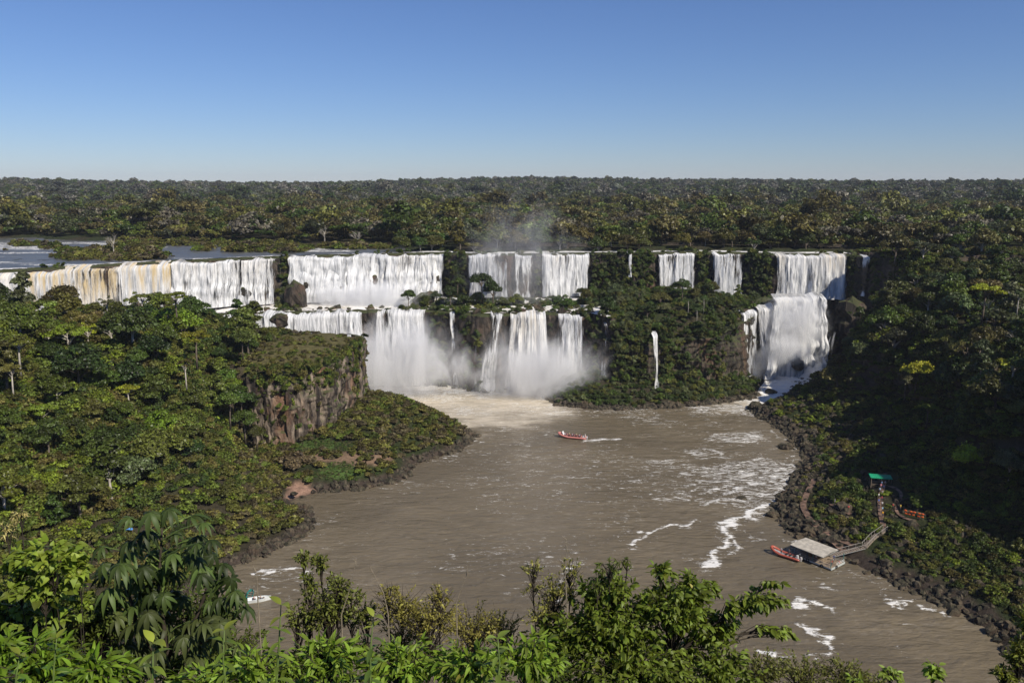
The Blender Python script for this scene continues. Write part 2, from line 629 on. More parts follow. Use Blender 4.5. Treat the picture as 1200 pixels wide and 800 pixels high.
def terrain(x, y):
    """height of the ground; also distances used for the colours"""
    x = np.asarray(x, float)
    y = np.asarray(y, float)
    n1 = fbm2(x * 0.035, y * 0.035, 11) - 0.5
    n2 = fbm2(x * 0.16, y * 0.16, 21) - 0.5
    wob = n1 * 9 + n2 * 4
    z = np.full(x.shape, -4.0)
    # left bank: low rocky shore, forest slope, basalt tower
    dl = sdist(x, y, LEFT_SHORE)
    prom = np.where((y > 246) & (x > -80), 1.0, 0.0)
    low = np.where(dl > 0, np.minimum(0.55 * dl, 1.3) + np.clip(dl - 2, 0, 40) * (0.12 + 0.42 * prom), 0.8 * dl)
    low = np.minimum(low, 3.6 + 7.5 * prom * sstep(-88, -48, x) * sstep(246, 290, y)) + n2 * np.clip(dl * 0.3, 0, 1.6)
    df = sdist(x + n1 * 5, y + n1 * 4, FOREST_SLOPE) * (1 + 1.1 * sstep(232, 262, y))
    fs = np.interp(df, [0, 12, 25, 50, 80, 120], [2.5, 8, 16, 40, 46, 50]) + n1 * 7 * sstep(5, 40, df)
    low = np.where(df > 0, np.maximum(low, fs), low)
    dt = sdist(x, y, TOWER)
    tw = 31 + np.clip(dt, 0, 60) * 0.07 + (y - 300) * 0.03 + n2 * 1.6
    low = np.where(dt > -1.2, low + (np.maximum(tw, low) - low) * sstep(-1.2, 1.2, dt), low)
    z = np.maximum(z, low)
    # right bank: rocky shore, low bench, steep wooded wall, plateau
    dr = sdist(x, y, RIGHT_SHORE)
    thin = 0.62 + 0.38 * sstep(345, 290, y) + 0.32 * sstep(348, 372, y)                       # the bench narrows towards the falls
    d = dr / thin + wob * 0.5 * sstep(3, 25, dr)
    rb = np.interp(d, [-6, 0, 4, 12, 30, 42, 50, 68, 100, 150, 300], [-4, -0.3, 1.8, 3.5, 8.5, 13, 33, 42, 51, 57, 60]) + n2 * np.clip(dr * 0.2, 0, 2.0)
    rb = rb + 48 * sstep(139, 172, x) * sstep(218, 192, y) * sstep(140, 162, y) * (dr > 0)  # unseen ridge right of the view, shaped to shade the near right bank
    z = np.maximum(z, rb)
    # the wooded islet below the falls and the bench between the two steps
    di = sdist(x + n2 * 4, y + n2 * 3, ISLAND)
    isl = np.where(di > 0, np.minimum(0.5 * di, 1.2) + np.clip(di - 2, 0, 30) * 0.42 + n2 * 1.5, 0.6 * di)
    z = np.maximum(z, np.minimum(isl, 14))
    db = np.where(inside(x, y, BENCH_POLY), 1, -1) * np.abs(y - le_y(x)) * 0.8
    bz = BENCH_Z - 0.4 + n2 * 1.2 * sstep(45, 60, x) + 0.06 * np.clip(db, 0, 60)
    bank = sstep(44, 60, x) * sstep(112, 96, x)
    bz = bz - bank * 11 * sstep(16, 0, db) + bank * 2.5 * sstep(10, 30, db)
    z = np.where(db > -1.0, np.maximum(z, z + (bz - z) * sstep(-1.0, 0.8, db)), z)
    # upper plateau with the shallow river above the falls
    du = np.where(inside(x, y, UPPER_POLY), 1, -1) * np.abs(seg_dist(x, y, UPPER_EDGE, False))
    far = np.hypot(x, y)
    hill = np.interp(far, [0, 1150, 1500, 2400, 3600, 4300, 9000], [0, 0, 4, 22, 1, 0, 0])
    ridge = np.interp(x / np.maximum(y, 1), [-0.8, -0.625, -0.54, -0.49, -0.21, -0.083, 0.04, 0.29, 0.417, 0.625, 0.9], [15, 18, 15, 6, 0, 8, 17, 18, 5, -6, -6])
    hill = hill + ridge * sstep(1500, 3500, far) * sstep(9500, 4400, far)
    hill = hill + (fbm2(x * 0.0019, y * 0.0012, 5) - 0.5) * 26 * sstep(900, 2200, far)
    land = 1.2 + n1 * 2.2
    riv = np.maximum(sstep(12, -12, y + n1 * 30 - (546 - 0.3 * np.clip(x + 339, 0, 400))) * sstep(-52, -72, x + n1 * 30), sstep(17, 9, du + n1 * 8) * sstep(180, 168, x))
    up = UPPER_Z + land * (1 - riv) + riv * (-0.65 + 1.7 * np.clip(n2 + n1 * 0.6, -0.2, 0.6)) + hill
    kk = 45 * sstep(174, 196, x) * sstep(500, 480, np.abs(x - 300))
    z = np.where(du > -1.0 - kk, np.maximum(z, z + (up - z) * sstep(-1.0 - kk, 1.0, du)), z)
    # the lookout's own hill, and its low shoulder on the right
    ye = y - 5 - np.clip(x - 75, 0, 130) * 0.3 - np.clip(-70 - x, 0, 150) * 0.10
    hl = 91.2 - 1.02 * np.logaddexp(0, ye / 2) * 2 + n1 * 5 * sstep(8, 40, ye)
    hl = np.minimum(hl, 93.2)
    z = np.where(hl > z, hl, z)
    # channel of the stream below the right-hand falls
    ds = seg_dist(x, y, STREAM, False)
    z = np.where(ds < 9, np.minimum(z, np.maximum(-1 + 0.5 * ds, stream_z(y) - 0.6)), z) if True else z
    return z, dl, dr, df, dt, di, du


STREAM = [(152, 402), (142, 392), (133, 380), (124, 368), (114, 352), (100, 345)]


def stream_z(y):
    return np.interp(y, [342, 352, 368, 386, 392, 404, 412], [0.05, 0.5, 2.2, 4.5, 10, 37, 38])


def lines(lo, hi, step, far_lo, far_hi, ratio=1.16):
    a = list(np.arange(lo, hi + 1e-6, step))
    s = step
    while a[-1] < far_hi:
        s *= ratio
        a.append(min(a[-1] + s, far_hi))
    s = step
    b = [lo]
    while b[-1] > far_lo:
        s *= ratio
        b.append(max(b[-1] - s, far_lo))
    return np.array(b[:0:-1] + a)


FAR = 9000.0
gx = lines(-270, 270, 1.8, -FAR, FAR, 1.10)
gy = lines(-20, 445, 1.8, -600, FAR, 1.09)
GX, GY = np.meshgrid(gx, gy)
TZ, DL, DR, DF, DT, DI, DU = terrain(GX, GY)
_z0 = TZ.copy()
gz_y, gz_x = np.gradient(TZ, gy, gx)
SLOPE = np.hypot(gz_x, gz_y)


def ground_z(x, y):
    """height of the ground sheet, bilinear on its own grid"""
    x = np.asarray(x, float)
    y = np.asarray(y, float)
    i = np.clip(np.searchsorted(gx, x) - 1, 0, len(gx) - 2)
    j = np.clip(np.searchsorted(gy, y) - 1, 0, len(gy) - 2)
    fx = np.clip((x - gx[i]) / (gx[i + 1] - gx[i]), 0, 1)
    fy = np.clip((y - gy[j]) / (gy[j + 1] - gy[j]), 0, 1)
    return (TZ[j, i] * (1 - fx) * (1 - fy) + TZ[j, i + 1] * fx * (1 - fy) + TZ[j + 1, i] * (1 - fx) * fy + TZ[j + 1, i + 1] * fx * fy)


def slope_at(x, y):
    i = np.clip(np.searchsorted(gx, x), 0, len(gx) - 1)
    j = np.clip(np.searchsorted(gy, y), 0, len(gy) - 1)
    return SLOPE[j, i]


def build_ground():
    n = fbm2(GX * 0.05, GY * 0.05, 77)
    col = np.zeros(GX.shape + (3,))
    litter = np.array([0.040, 0.034, 0.020])
    green = np.array([0.028, 0.036, 0.013])
    col[:] = litter + (green - litter) * sstep(0.35, 0.6, n)[..., None]
    rock = np.array([0.075, 0.058, 0.045])
    k = sstep(2.0, 3.0, SLOPE) * (GY < 700)
    col += (rock - col) * k[..., None]
    shore = ((DL > -4) & (DL < 3) & (GY > 100)) | ((DR > -4) & (DR < 5) & (GY > 100)) | ((DI > -4) & (DI < 3))
    shore &= TZ < 5
    wet = np.array([0.055, 0.042, 0.032])
    col[shore] = wet
    # meadow, bare earth and the pink sandy landing by the rock tower
    U, Vv = proj(GX, GY, np.maximum(TZ, 0))
    m = (GX > -92) & (GX < -40) & (GY > 228) & (GY < 290) & (TZ > 0.4) & (TZ < 9)
    gr = np.maximum(0.9 * np.exp(-(((U - 400) / 30) ** 2 + ((Vv - 552) / 9) ** 2) * 1.2), np.exp(-(((U - 365) / 40) ** 2 + ((Vv - 521) / 8) ** 2) * 1.2))
    ea = np.maximum(np.exp(-(((U - 432) / 45) ** 2 + ((Vv - 538) / 10) ** 2)), np.exp(-(((U - 385) / 28) ** 2 + ((Vv - 535) / 7) ** 2)))
    sa = np.exp(-(((U - 352) / 22) ** 2 + ((Vv - 577) / 14) ** 2))
    for wgt, cc, th in ((ea, (0.21, 0.14, 0.09), 0.35), (gr, (0.07, 0.115, 0.028), 0.35), (sa, (0.30, 0.185, 0.13), 0.4)):
        kk = sstep(th, th + 0.3, wgt + (n - 0.5) * 0.5 + (fbm2(GX * 0.33, GY * 0.33, 79) - 0.5) * 1.1) * m
        col += (np.array(cc) - col) * kk[..., None]
    # dry grass on top of the tower
    kk = sstep(-1, 3, DT) * (TZ > 27) * (GX < -58) * sstep(-100, -92, GX)
    col += (np.array([0.10, 0.088, 0.035]) - col) * kk[..., None]
    V = np.stack([GX.ravel(), GY.ravel(), TZ.ravel()], 1)
    me = npmesh('ground', V, grid_faces(len(gx), len(gy)), M['ground'], True, colors={'col': col.reshape(-1, 3)})
    link('ground', me, kind='structure')


build_ground()

# ------------------------------------------------------------------ the lower river
FOAM = [  # photo pixels along each drifting foam line, half-width in metres, strength
    ([(905, 592), (880, 598), (862, 610), (852, 624), (846, 640), (832, 652), (824, 660)], 1.5, 1.0),
    ([(852, 624), (868, 640), (860, 655)], 1.0, 0.7),
    ([(728, 643), (742, 634), (765, 628), (790, 620), (812, 616), (826, 612)], 0.9, 0.85),
    ([(812, 592), (825, 582), (848, 575), (862, 568)], 0.9, 0.7),
    ([(815, 575), (850, 580), (880, 565), (905, 556), (925, 545), (945, 538)], 1.3, 0.7),
    ([(830, 548), (870, 552), (905, 543), (935, 532)], 1.2, 0.55),
    ([(860, 508), (905, 505), (925, 514), (935, 524)], 1.2, 0.6),
    ([(820, 540), (850, 530), (890, 520)], 1.0, 0.45),
    ([(870, 626), (900, 628), (930, 634), (955, 637)], 0.7, 0.6),
    ([(925, 706), (945, 700), (958, 708), (975, 716)], 1.2, 0.85),
    ([(940, 716), (932, 722)], 0.8, 0.6),
    ([(905, 767), (935, 764), (958, 758), (972, 752), (960, 745), (946, 736)], 0.8, 0.95),
    ([(1035, 706), (1060, 708), (1085, 710), (1100, 715)], 0.6, 0.85),
    ([(1000, 672), (1030, 690), (1055, 702)], 0.7, 0.55),
    ([(1045, 720), (1058, 728)], 0.6, 0.5),
    ([(285, 677), (300, 674), (325, 671), (352, 668)], 0.7, 0.95),
    ([(305, 692), (330, 688)], 0.5, 0.6),
    ([(358, 682), (372, 690)], 0.8, 0.4),
    ([(525, 595), (538, 603), (530, 620), (520, 640)], 0.8, 0.4),
    ([(595, 690), (640, 690), (680, 660), (700, 668), (730, 660)], 1.3, 0.6),
    ([(640, 700), (680, 694)], 0.8, 0.6),
    ([(686, 516), (700, 515.5), (724, 514)], 1.0, 1.0),
    ([(672, 552), (690, 550)], 0.8, 0.6),
    ([(720, 540), (735, 545)], 0.6, 0.45),
    ([(690, 520), (760, 510), (800, 508)], 0.9, 0.4),
    ([(700, 535), (712, 530)], 0.6, 0.5),
    ([(558, 516), (566, 517)], 0.6, 0.9),
    ([(705, 600), (720, 606)], 0.5, 0.35),
    ([(860, 470), (885, 478), (900, 482)], 1.0, 0.6),
    ([(1020, 760), (1060, 764)], 0.6, 0.35),
    ([(930, 660), (960, 668), (1000, 668)], 0.5, 0.55),
    ([(770, 560), (800, 556)], 0.6, 0.3), ([(640, 560), (660, 590)], 0.5, 0.2),
]


def build_river():
    x = lines(-100, 130, 0.9, -700, 260, 1.15)
    y = lines(125, 378, 0.9, -300, 440, 1.15)
    X, Y = np.meshgrid(x, y)
    foam = np.zeros(X.shape)
    wx = X + (fbm2(X * 0.14, Y * 0.14, 3) - 0.5) * 11
    wy = Y + (fbm2(X * 0.14, Y * 0.14, 4) - 0.5) * 12
    for px, hw, st in FOAM:
        pts = [at(u, v, 0) for u, v in px]
        d = seg_dist(wx, wy, pts, False) if px[0] != (686, 516) else seg_dist(X + 0.15 * (wx - X), Y + 0.15 * (wy - Y), pts, False)
        f = st * np.exp(-(d / hw) ** 2 * 0.8)
        f = np.maximum(f, 0.52 * st * np.exp(-(d / (hw * 3.6)) ** 2))
        foam = np.maximum(foam, f)
    # broken water along the right shore below the falls, and the churned pool under them
    n = fbm2(X * 0.06, Y * 0.12, 9)
    foam = np.maximum(foam, 0.42 * sstep(250, 285, Y) * sstep(345, 325, Y) * sstep(30, 80, X) * (0.55 + 0.9 * (n - 0.3)))
    foam = np.maximum(foam, 0.48 * sstep(300, 345, Y) * sstep(-70, -50, X) * sstep(120, 60, X) * (0.6 + n))
    foam = np.maximum(foam, 0.75 * sstep(350, 368, Y) * sstep(45, 25, X))
    silt = 0.95 * sstep(284, 346, Y + (n - 0.5) * 56 - np.clip(X - 0, 0, 60) * 0.75) * sstep(75, 25, X)
    silt = np.maximum(silt, 0.5 * sstep(322, 345, Y + (n - 0.5) * 30) * sstep(130, 100, X) * sstep(60, 100, X))
    pt = fbm2(X * 0.035, Y * 0.05, 91)
    foam = np.maximum(foam, (0.38 + 0.24 * sstep(20, 90, X) * sstep(200, 240, Y)) * sstep(0.34, 0.64, pt) * sstep(150, 190, Y))
    silt = np.maximum(silt, 0.22 * fbm2(X * 0.05, Y * 0.09, 93))
    amp = 0.10 + 0.22 * sstep(250, 340, Y)
    Z = (fbm2(X * 0.16, Y * 0.42, 31, 3) - 0.5) * 2 * amp + (fbm2(X * 0.55, Y * 1.1, 35, 2) - 0.5) * 0.16
    V = np.stack([X.ravel(), Y.ravel(), Z.ravel()], 1)
    me = npmesh('river', V, grid_faces(len(x), len(y)), M['river'], True, floats={'foam': foam.ravel(), 'silt': silt.ravel()})
    link('river', me, kind='structure')
    # shallow river above the falls
    x = lines(-380, 180, 1.6, -900, 420, 1.2)
    y = lines(330, 560, 1.6, 240, 900, 1.2)
    X, Y = np.meshgrid(x, y)
    du = np.where(inside(X, Y, UPPER_POLY), 1, -1) * seg_dist(X, Y, UPPER_EDGE, False)
    n = fbm2(X * 0.03, Y * 0.10, 41)
    foam = 0.95 * sstep(9, 1, du) * sstep(0.35, 0.5, n + 0.1) + 0.66 * sstep(0.46, 0.58, n) * sstep(525, 490, Y)
    keep = du > 0.35
    keepf = keep[:-1, :-1] & keep[1:, :-1] & keep[:-1, 1:] & keep[1:, 1:]
    Fq = grid_faces(len(x), len(y))[keepf.ravel()]
    Z = UPPER_Z + (fbm2(X * 0.2, Y * 0.5, 51, 3) - 0.5) * 0.35
    V = np.stack([X.ravel(), Y.ravel(), Z.ravel()], 1)
    me = npmesh('river', V, Fq, M['upper_river'], True, floats={'foam': foam.ravel(), 'silt': 0.35 * n.ravel()})
    link('upper_river', me, kind='structure')
    # rapids that leave the right-hand falls
    s = np.linspace(0, 1, 70)
    P = np.array(STREAM[1:], float)
    L = np.concatenate([[0], np.cumsum(np.hypot(*np.diff(P, axis=0).T))])
    cx, cy = np.interp(s * L[-1], L, P[:, 0]), np.interp(s * L[-1], L, P[:, 1])
    tx, ty = np.gradient(cx), np.gradient(cy)
    ln = np.hypot(tx, ty)
    nx_, ny_ = -ty / ln, tx / ln
    wd = np.interp(s, [0, 0.25, 0.6, 1], [11, 10, 8, 11])
    c = np.linspace(-1, 1, 22)
    X = cx[:, None] + nx_[:, None] * wd[:, None] * c
    Y = cy[:, None] + ny_[:, None] * wd[:, None] * c
    Z = stream_z(cy)[:, None] + (fbm2(X * 0.35, Y * 0.35, 61, 3) - 0.5) * 2.0 * np.interp(s, [0, 0.3, 1], [2.0, 0.9, 0.3])[:, None]
    V = np.stack([X.ravel(), Y.ravel(), Z.ravel()], 1)
    fo = np.repeat(np.interp(s, [0, 0.6, 0.9, 1], [1.2, 1.0, 0.8, 0.4])[:, None], 22, 1) * (1 - 0.25 * np.abs(c))
    me = npmesh('rapids', V, grid_faces(22, 70), M['river'], True, floats={'foam': fo.ravel(), 'silt': np.ones(X.size)})
    link('rapids', me, kind='structure')
    # pools between the two steps
    x = np.arange(-190, 46, 1.2)
    y = np.arange(366, 432, 1.2)
    X, Y = np.meshgrid(x, y)
    ok = (Y > le_y(X) + 0.3) & (Y < ue_y(X) + 0.5)
    keepf = ok[:-1, :-1] & ok[1:, :-1] & ok[:-1, 1:] & ok[1:, 1:]
    Z = BENCH_Z + 0.04 * np.clip(Y - le_y(X), 0, 40) + (fbm2(X * 0.3, Y * 0.3, 63, 3) - 0.5) * 1.0
    fo = 0.80 + 0.5 * (fbm2(X * 0.12, Y * 0.12, 65) - 0.5)
    V = np.stack([X.ravel(), Y.ravel(), Z.ravel()], 1)
    me = npmesh('pool', V, grid_faces(len(x), len(y))[keepf.ravel()], M['river'], True, floats={'foam': fo.ravel(), 'silt': np.full(X.size, 0.9)})
    link('pool', me, kind='structure')


build_river()


# ------------------------------------------------------------------ cliffs
def cliff_strip(name, pts, ztop, zbot, seed, mat, colw=2.6, rough=1.6, batter=0.06, soft=1.0):
    P = np.array(pts, float)
    L = np.concatenate([[0], np.cumsum(np.hypot(*np.diff(P, axis=0).T))])
    s = np.arange(0, L[-1], 0.9)
    X, Y = np.interp(s, L, P[:, 0]), np.interp(s, L, P[:, 1])
    tx, ty = np.gradient(X), np.gradient(Y)
    ln = np.hypot(tx, ty)
    nx_, ny_ = ty / ln, -tx / ln                      # towards the camera for a line that runs left to right
    zt = np.interp(s, L, np.broadcast_to(ztop, (len(P),)))
    zb = np.interp(s, L, np.broadcast_to(zbot, (len(P),)))
    nv = 30
    t = np.linspace(0, 1, nv)
    Z = zt[:, None] + (zb - zt)[:, None] * t[None]
    ci = s[:, None] / colw + (fbm2(s[:, None] * 0.15, Z * 0.12, seed) - 0.5) * 1.5
    cell = np.floor(ci)
    colo = _hash(cell, np.floor(Z / 7 + _hash(cell, cell * 0, cell * 0, seed) * 3), cell * 0, seed + 1)
    edge = 1 - np.abs((ci - cell) * 2 - 1) ** 4
    out = rough * (colo * 0.9 + edge * 0.35) + (fbm3(X[:, None] * 0.12, Y[:, None] * 0.12, Z * 0.2, seed + 5) - 0.5) * 3.0 * rough / 1.6 + 0.4
    ledge = np.clip(fbm2(s[:, None] * 0.04, Z * 0.35, seed + 8) - 0.45, 0, 1) * 4
    out = out + (zt[:, None] - Z) * batter + ledge * soft
    out[:, 0] = -1.5
    VX = X[:, None] + nx_[:, None] * out
    VY = Y[:, None] + ny_[:, None] * out
    V = np.stack([VX.ravel(), VY.ravel(), (Z + (colo - 0.5) * 0.5).ravel()], 1)
    me = npmesh(name, V, grid_faces(nv, len(s)), mat, False)
    return link(name, me, kind='structure')


cliff_strip('upper_cliff', [p for p in UPPER_EDGE if -260 < p[0] < 180], UPPER_Z - 0.1, 32, 3, M['wet_rock'], 3.0, 1.1, 0.02, 0.3)
cliff_strip('lower_cliff', LOWER_EDGE[:11], BENCH_Z - 0.1, -1, 13, M['wet_rock'], 3.0, 1.1, 0.03, 0.3)
cliff_strip('lower_cliff', LOWER_EDGE[10:16], [34, 26, 25, 27, 33, 36], [-1, 4, 5, 5, 2, 2], 17, M['wet_rock'], 2.6, 1.6)


# the basalt tower on the left bank: upright columns, each a piece of the cliff
def build_tower():
    back = cliff_strip('cliff', [(-92, 279), (-80, 278.5), (-68, 290), (-63, 312), (-63, 334), (-70, 342)], [30, 30, 31, 32, 33, 33],
                       [3, 2, 4, 6, 5, 3], 23, M['rock'], 2.4, 1.3, 0.02)
    P = np.array([(-91, 278), (-80, 277), (-68, 289), (-62.3, 312), (-62.3, 334)], float)
    L = np.concatenate([[0], np.cumsum(np.hypot(*np.diff(P, axis=0).T))])
    s = 0.0
    r_ = random.Random(5)
    while s < L[-1]:
        wdt = r_.uniform(1.1, 2.6)
        x, y = np.interp(s, L, P[:, 0]), np.interp(s, L, P[:, 1])
        top = np.interp(s / L[-1], [0, 0.3, 0.6, 1], [24, 28, 29, 30]) + r_.uniform(-7, 1.5)
        bot = float(ground_z(x + 2, y - 2)) - 1.5
        bot = min(bot, 7)
        nseg = 9
        vs, fs = [], []
        nn = 6
        ph = r_.uniform(0, 1)
        off = r_.uniform(-1.7, 1.7)
        for i in range(nseg + 1):
            t = i / nseg
            z = bot + (top - bot) * t
            rr = wdt * (0.52 + 0.36 * r_.random()) * (1.12 - 0.28 * t) * (0.55 if i == nseg else 1)
            ox, oy = r_.uniform(-0.25, 0.25), r_.uniform(-0.25, 0.25)
            for k in range(nn):
                a = ph + k * math.tau / nn
                q = rr * r_.uniform(0.82, 1.12)
                vs.append((ox + q * math.cos(a), oy + q * math.sin(a), z + r_.uniform(-0.3, 0.3)))
        for i in range(nseg):
            for k in range(nn):
                fs.append((i * nn + k, i * nn + (k + 1) % nn, (i + 1) * nn + (k + 1) % nn, (i + 1) * nn + k))
        fs.append(tuple(nseg * nn + k for k in range(nn)))
        mb = MB().add(vs, fs)
        mb.build('rock_column', M['rock'], back, (x + off * 0.7, y - off * 0.7, 0))
        s += wdt * r_.uniform(0.75, 1.35)


build_tower()


# ------------------------------------------------------------------ waterfalls
def waterfall(label, u0, u1, ztop, zbot, yfun, throw=3.0, thick=0.75, tan=0.0, edge=0.25, lean=0.0, spread=0.0, seed=1, steps=(), back=0.0, rough=0.0):
    """a curtain of falling water over the edge y = yfun(x), seen between photo columns u0 and u1 at the lip"""
    r_ = random.Random(seed)

    def xof(u):
        x = 0.0
        for _ in range(8):
            y = float(yfun(x)) - 0.6 + back
            f = y * CP - (ztop - CH) * SP
            x = (u - 600) / FPX * f
        return x
    x0, x1 = xof(u0), xof(u1)
    wid = x1 - x0
    n = max(5, int(wid / 0.55))
    nz = 34
    V, UV, TH, TN, Fq = [], [], [], [], []
    for layer in range(2):
        a = np.linspace(0, 1, n)
        t = np.linspace(0, 1, nz)
        A, T = np.meshgrid(a, t)                     # rows go down
        X = x0 + wid * A
        Y = yfun(X) - 0.2 + back
        zt = ztop + (fbm2(X * 0.22, X * 0 + seed, 7) - 0.62) * 2.2 * min(1, wid / 8)
        Z = zt + (zbot - zt) * T
        colo = 1.6 * (fbm2(X * 0.40, X * 0 + seed * 3.1, 70 + layer, 3) - 0.5)
        out = throw * np.sqrt(T) * (0.8 + 0.9 * colo) + 2.4 * sstep(0, 0.06, T) + layer * 0.9
        out = out + (fbm2(X * 0.5, Z * 0.10, seed + 30 + layer, 3) - 0.5) * 2.6 * (0.3 + T)
        for st, so in steps:
            out = out + so * sstep(st - 0.06, st + 0.05, T + colo * 0.15)
        if rough:
            out = out + (fbm3(X * 0.22, Z * 0.22, X * 0 + layer, seed + 55, 4) - 0.5) * 2 * rough
        out[0] = -2.5
        out[1] = np.clip(out[1], 1.2, 1.8)
        X = X + lean * T + (A - 0.5) * 2 * spread * T + (fbm2(X * 0.3, Z * 0.08, seed + 9) - 0.5) * 1.2 * T
        Y = Y - out
        th = thick + (fbm2(A * wid * 0.16 + seed * 9, T * 1.1, seed + 2) - 0.5) * 0.95 - 0.12 * layer
        ed = np.minimum(A, 1 - A) * wid
        th = th - (1 - np.clip(ed / max(edge * 6, 0.1), 0, 1)) * 0.35
        th = th + 0.25 * sstep(0.75, 1.0, T) + 0.15 * sstep(0.08, 0.0, T)
        tn = tan * sstep(0.75, 0.0, T) * (0.35 + 1.3 * sstep(0.40, 0.62, fbm2(A * wid * 0.09 + seed, T * 0.4, seed + 4)))
        b = layer * n * nz
        V.append(np.stack([X.ravel(), Y.ravel(), Z.ravel()], 1))
        UV.append(np.stack([(A * wid + seed * 17 + layer * 5).ravel(), (T * (zt - zbot)).ravel()], 1))
        TH.append(th.ravel())
        TN.append(tn.ravel())
        Fq.append(grid_faces(n, nz) + b)
    me = npmesh('waterfall', np.concatenate(V), np.concatenate(Fq), M['fall'], True,
                floats={'thick': np.concatenate(TH), 'tint': np.concatenate(TN), 'tan': np.concatenate(TN)}, uv=np.concatenate(UV))
    o = link('waterfall', me)
    tag(o, label, 'waterfall', 'waterfalls pouring over the cliff')
    return o


UF = ue_y
LF = le_y
W_ = waterfall
W_('long tan brown curtain of water behind the left bank forest', -60, 202, 60, 22, UF, 3, 0.98, 1.0, seed=1, edge=0.05)
W_('wide white curtain between the tan fall and the dark rock outcrop', 203, 323, 60, 37.5, UF, 2.6, 0.93, 0.18, seed=2, steps=((0.6, 1.6),), rough=0.9)
W_('thin broken stream running down the dark rock outcrop', 327, 335, 60, 40, UF, 2.5, 0.42, 0.0, seed=3, steps=((0.5, 1.5),))
W_('widest pure white upper curtain, ending beside the wooded gap', 339, 520, 60, 37.5, UF, 3.2, 0.92, 0.12, seed=4, steps=((0.45, 1.8), (0.75, 2.2)), rough=1.3)
W_('upper fall of separate strands just past the wooded gap', 549, 597, 60, 38, UF, 2.4, 0.76, 0.1, seed=5)
W_('narrow veil fall between two upper falls in the mist', 601, 625, 60, 38, UF, 2.4, 0.66, 0.0, seed=6)
W_('square white upper curtain under the footbridge in the mist', 635, 690, 60, 38, UF, 2.6, 0.90, 0.2, seed=7)
W_('single thread of water on the brown upper cliff', 735, 740, 60, 48, UF, 1.5, 0.62, 0.0, seed=8, edge=0.05)
W_('white upper fall partly hidden by palm tops on the islet', 771, 814, 60, 38, UF, 2.4, 0.90, 0.25, seed=9)
W_('narrow square upper fall with dark rock on both sides', 834, 870, 60, 38, UF, 2.4, 0.92, 0.2, seed=10)
W_('broad yellowish curtain at the head of the stream gorge', 907, 992, 60, 37, UF, 2.8, 0.94, 0.45, seed=11)
W_('thin fall in the shade beside the wooded right bank', 1008, 1019, 60, 40, UF, 1.8, 0.66, 0.0, seed=12, edge=0.1, lean=-2)
W_('lower white torrent close behind the rock tower', 262, 424, 36.5, 2, LF, 3.5, 0.92, 0.05, seed=13, spread=2)
W_('lower fall of white strands in two clusters over a dark wall', 438, 500, 36.5, 0.5, LF, 2.8, 0.86, 0.1, seed=14, steps=((0.72, 3.0),))
W_('thin lower thread fall left of the misty wall', 527, 534, 36, 1, LF, 2.2, 0.66, 0.0, seed=15, edge=0.05, lean=1)
W_('faintest hair-thin fall in the mist', 555, 559, 34, 3, LF, 1.5, 0.45, 0.0, seed=16, edge=0.05)
W_('curving white fall at the edge of the big misty plunge', 572, 590, 36.4, 0.3, LF, 3.5, 0.76, 0.0, seed=17, lean=-4, spread=1)
W_('heavy white plunge with a tan lip, largest of the lower falls', 597, 639, 36.5, 0, LF, 4.0, 0.98, 0.35, seed=18, spread=2.5)
W_('veil of fine strands next to the heavy white plunge', 650, 684, 36.5, 0, LF, 3.0, 0.78, 0.0, seed=19, spread=1)
W_('narrow tapering fall at the foot of the wooded islet', 705, 713, 33, 5, LF, 2.0, 0.66, 0.0, seed=20, edge=0.08, lean=-0.8)
W_('long white thread down the middle of the wooded cliff', 763, 770, 30, 5, LF, 3.0, 0.80, 0.0, seed=21, edge=0.05, lean=1, back=-2.5)


def gorge_y(x):
    return np.interp(x, [95, 112, 128, 134, 150, 160, 170], [374, 388, 394, 399, 402, 398, 392])


W_('pair of straight white strands at the gorge mouth by the islet', 867, 887, 36, 4, gorge_y, 2.5, 0.70, 0.0, seed=22, lean=1)
W_('slanting tan and white fall dropping into the gorge spray', 884, 905, 38, 7, gorge_y, 3.0, 0.80, 0.35, seed=23, lean=4)
W_('roaring white chute filling the gorge under the yellowish curtain', 905, 966, 42, 3.5, gorge_y, 8.0, 1.0, 0.10, seed=24, lean=-4, spread=2, steps=((0.3, 2.5), (0.6, 3.0)), rough=3.0)
W_('grey veined fall sliding over the dark gorge wall', 957, 986, 34.5, 6, gorge_y, 5.0, 0.58, 0.0, seed=25, lean=-5)


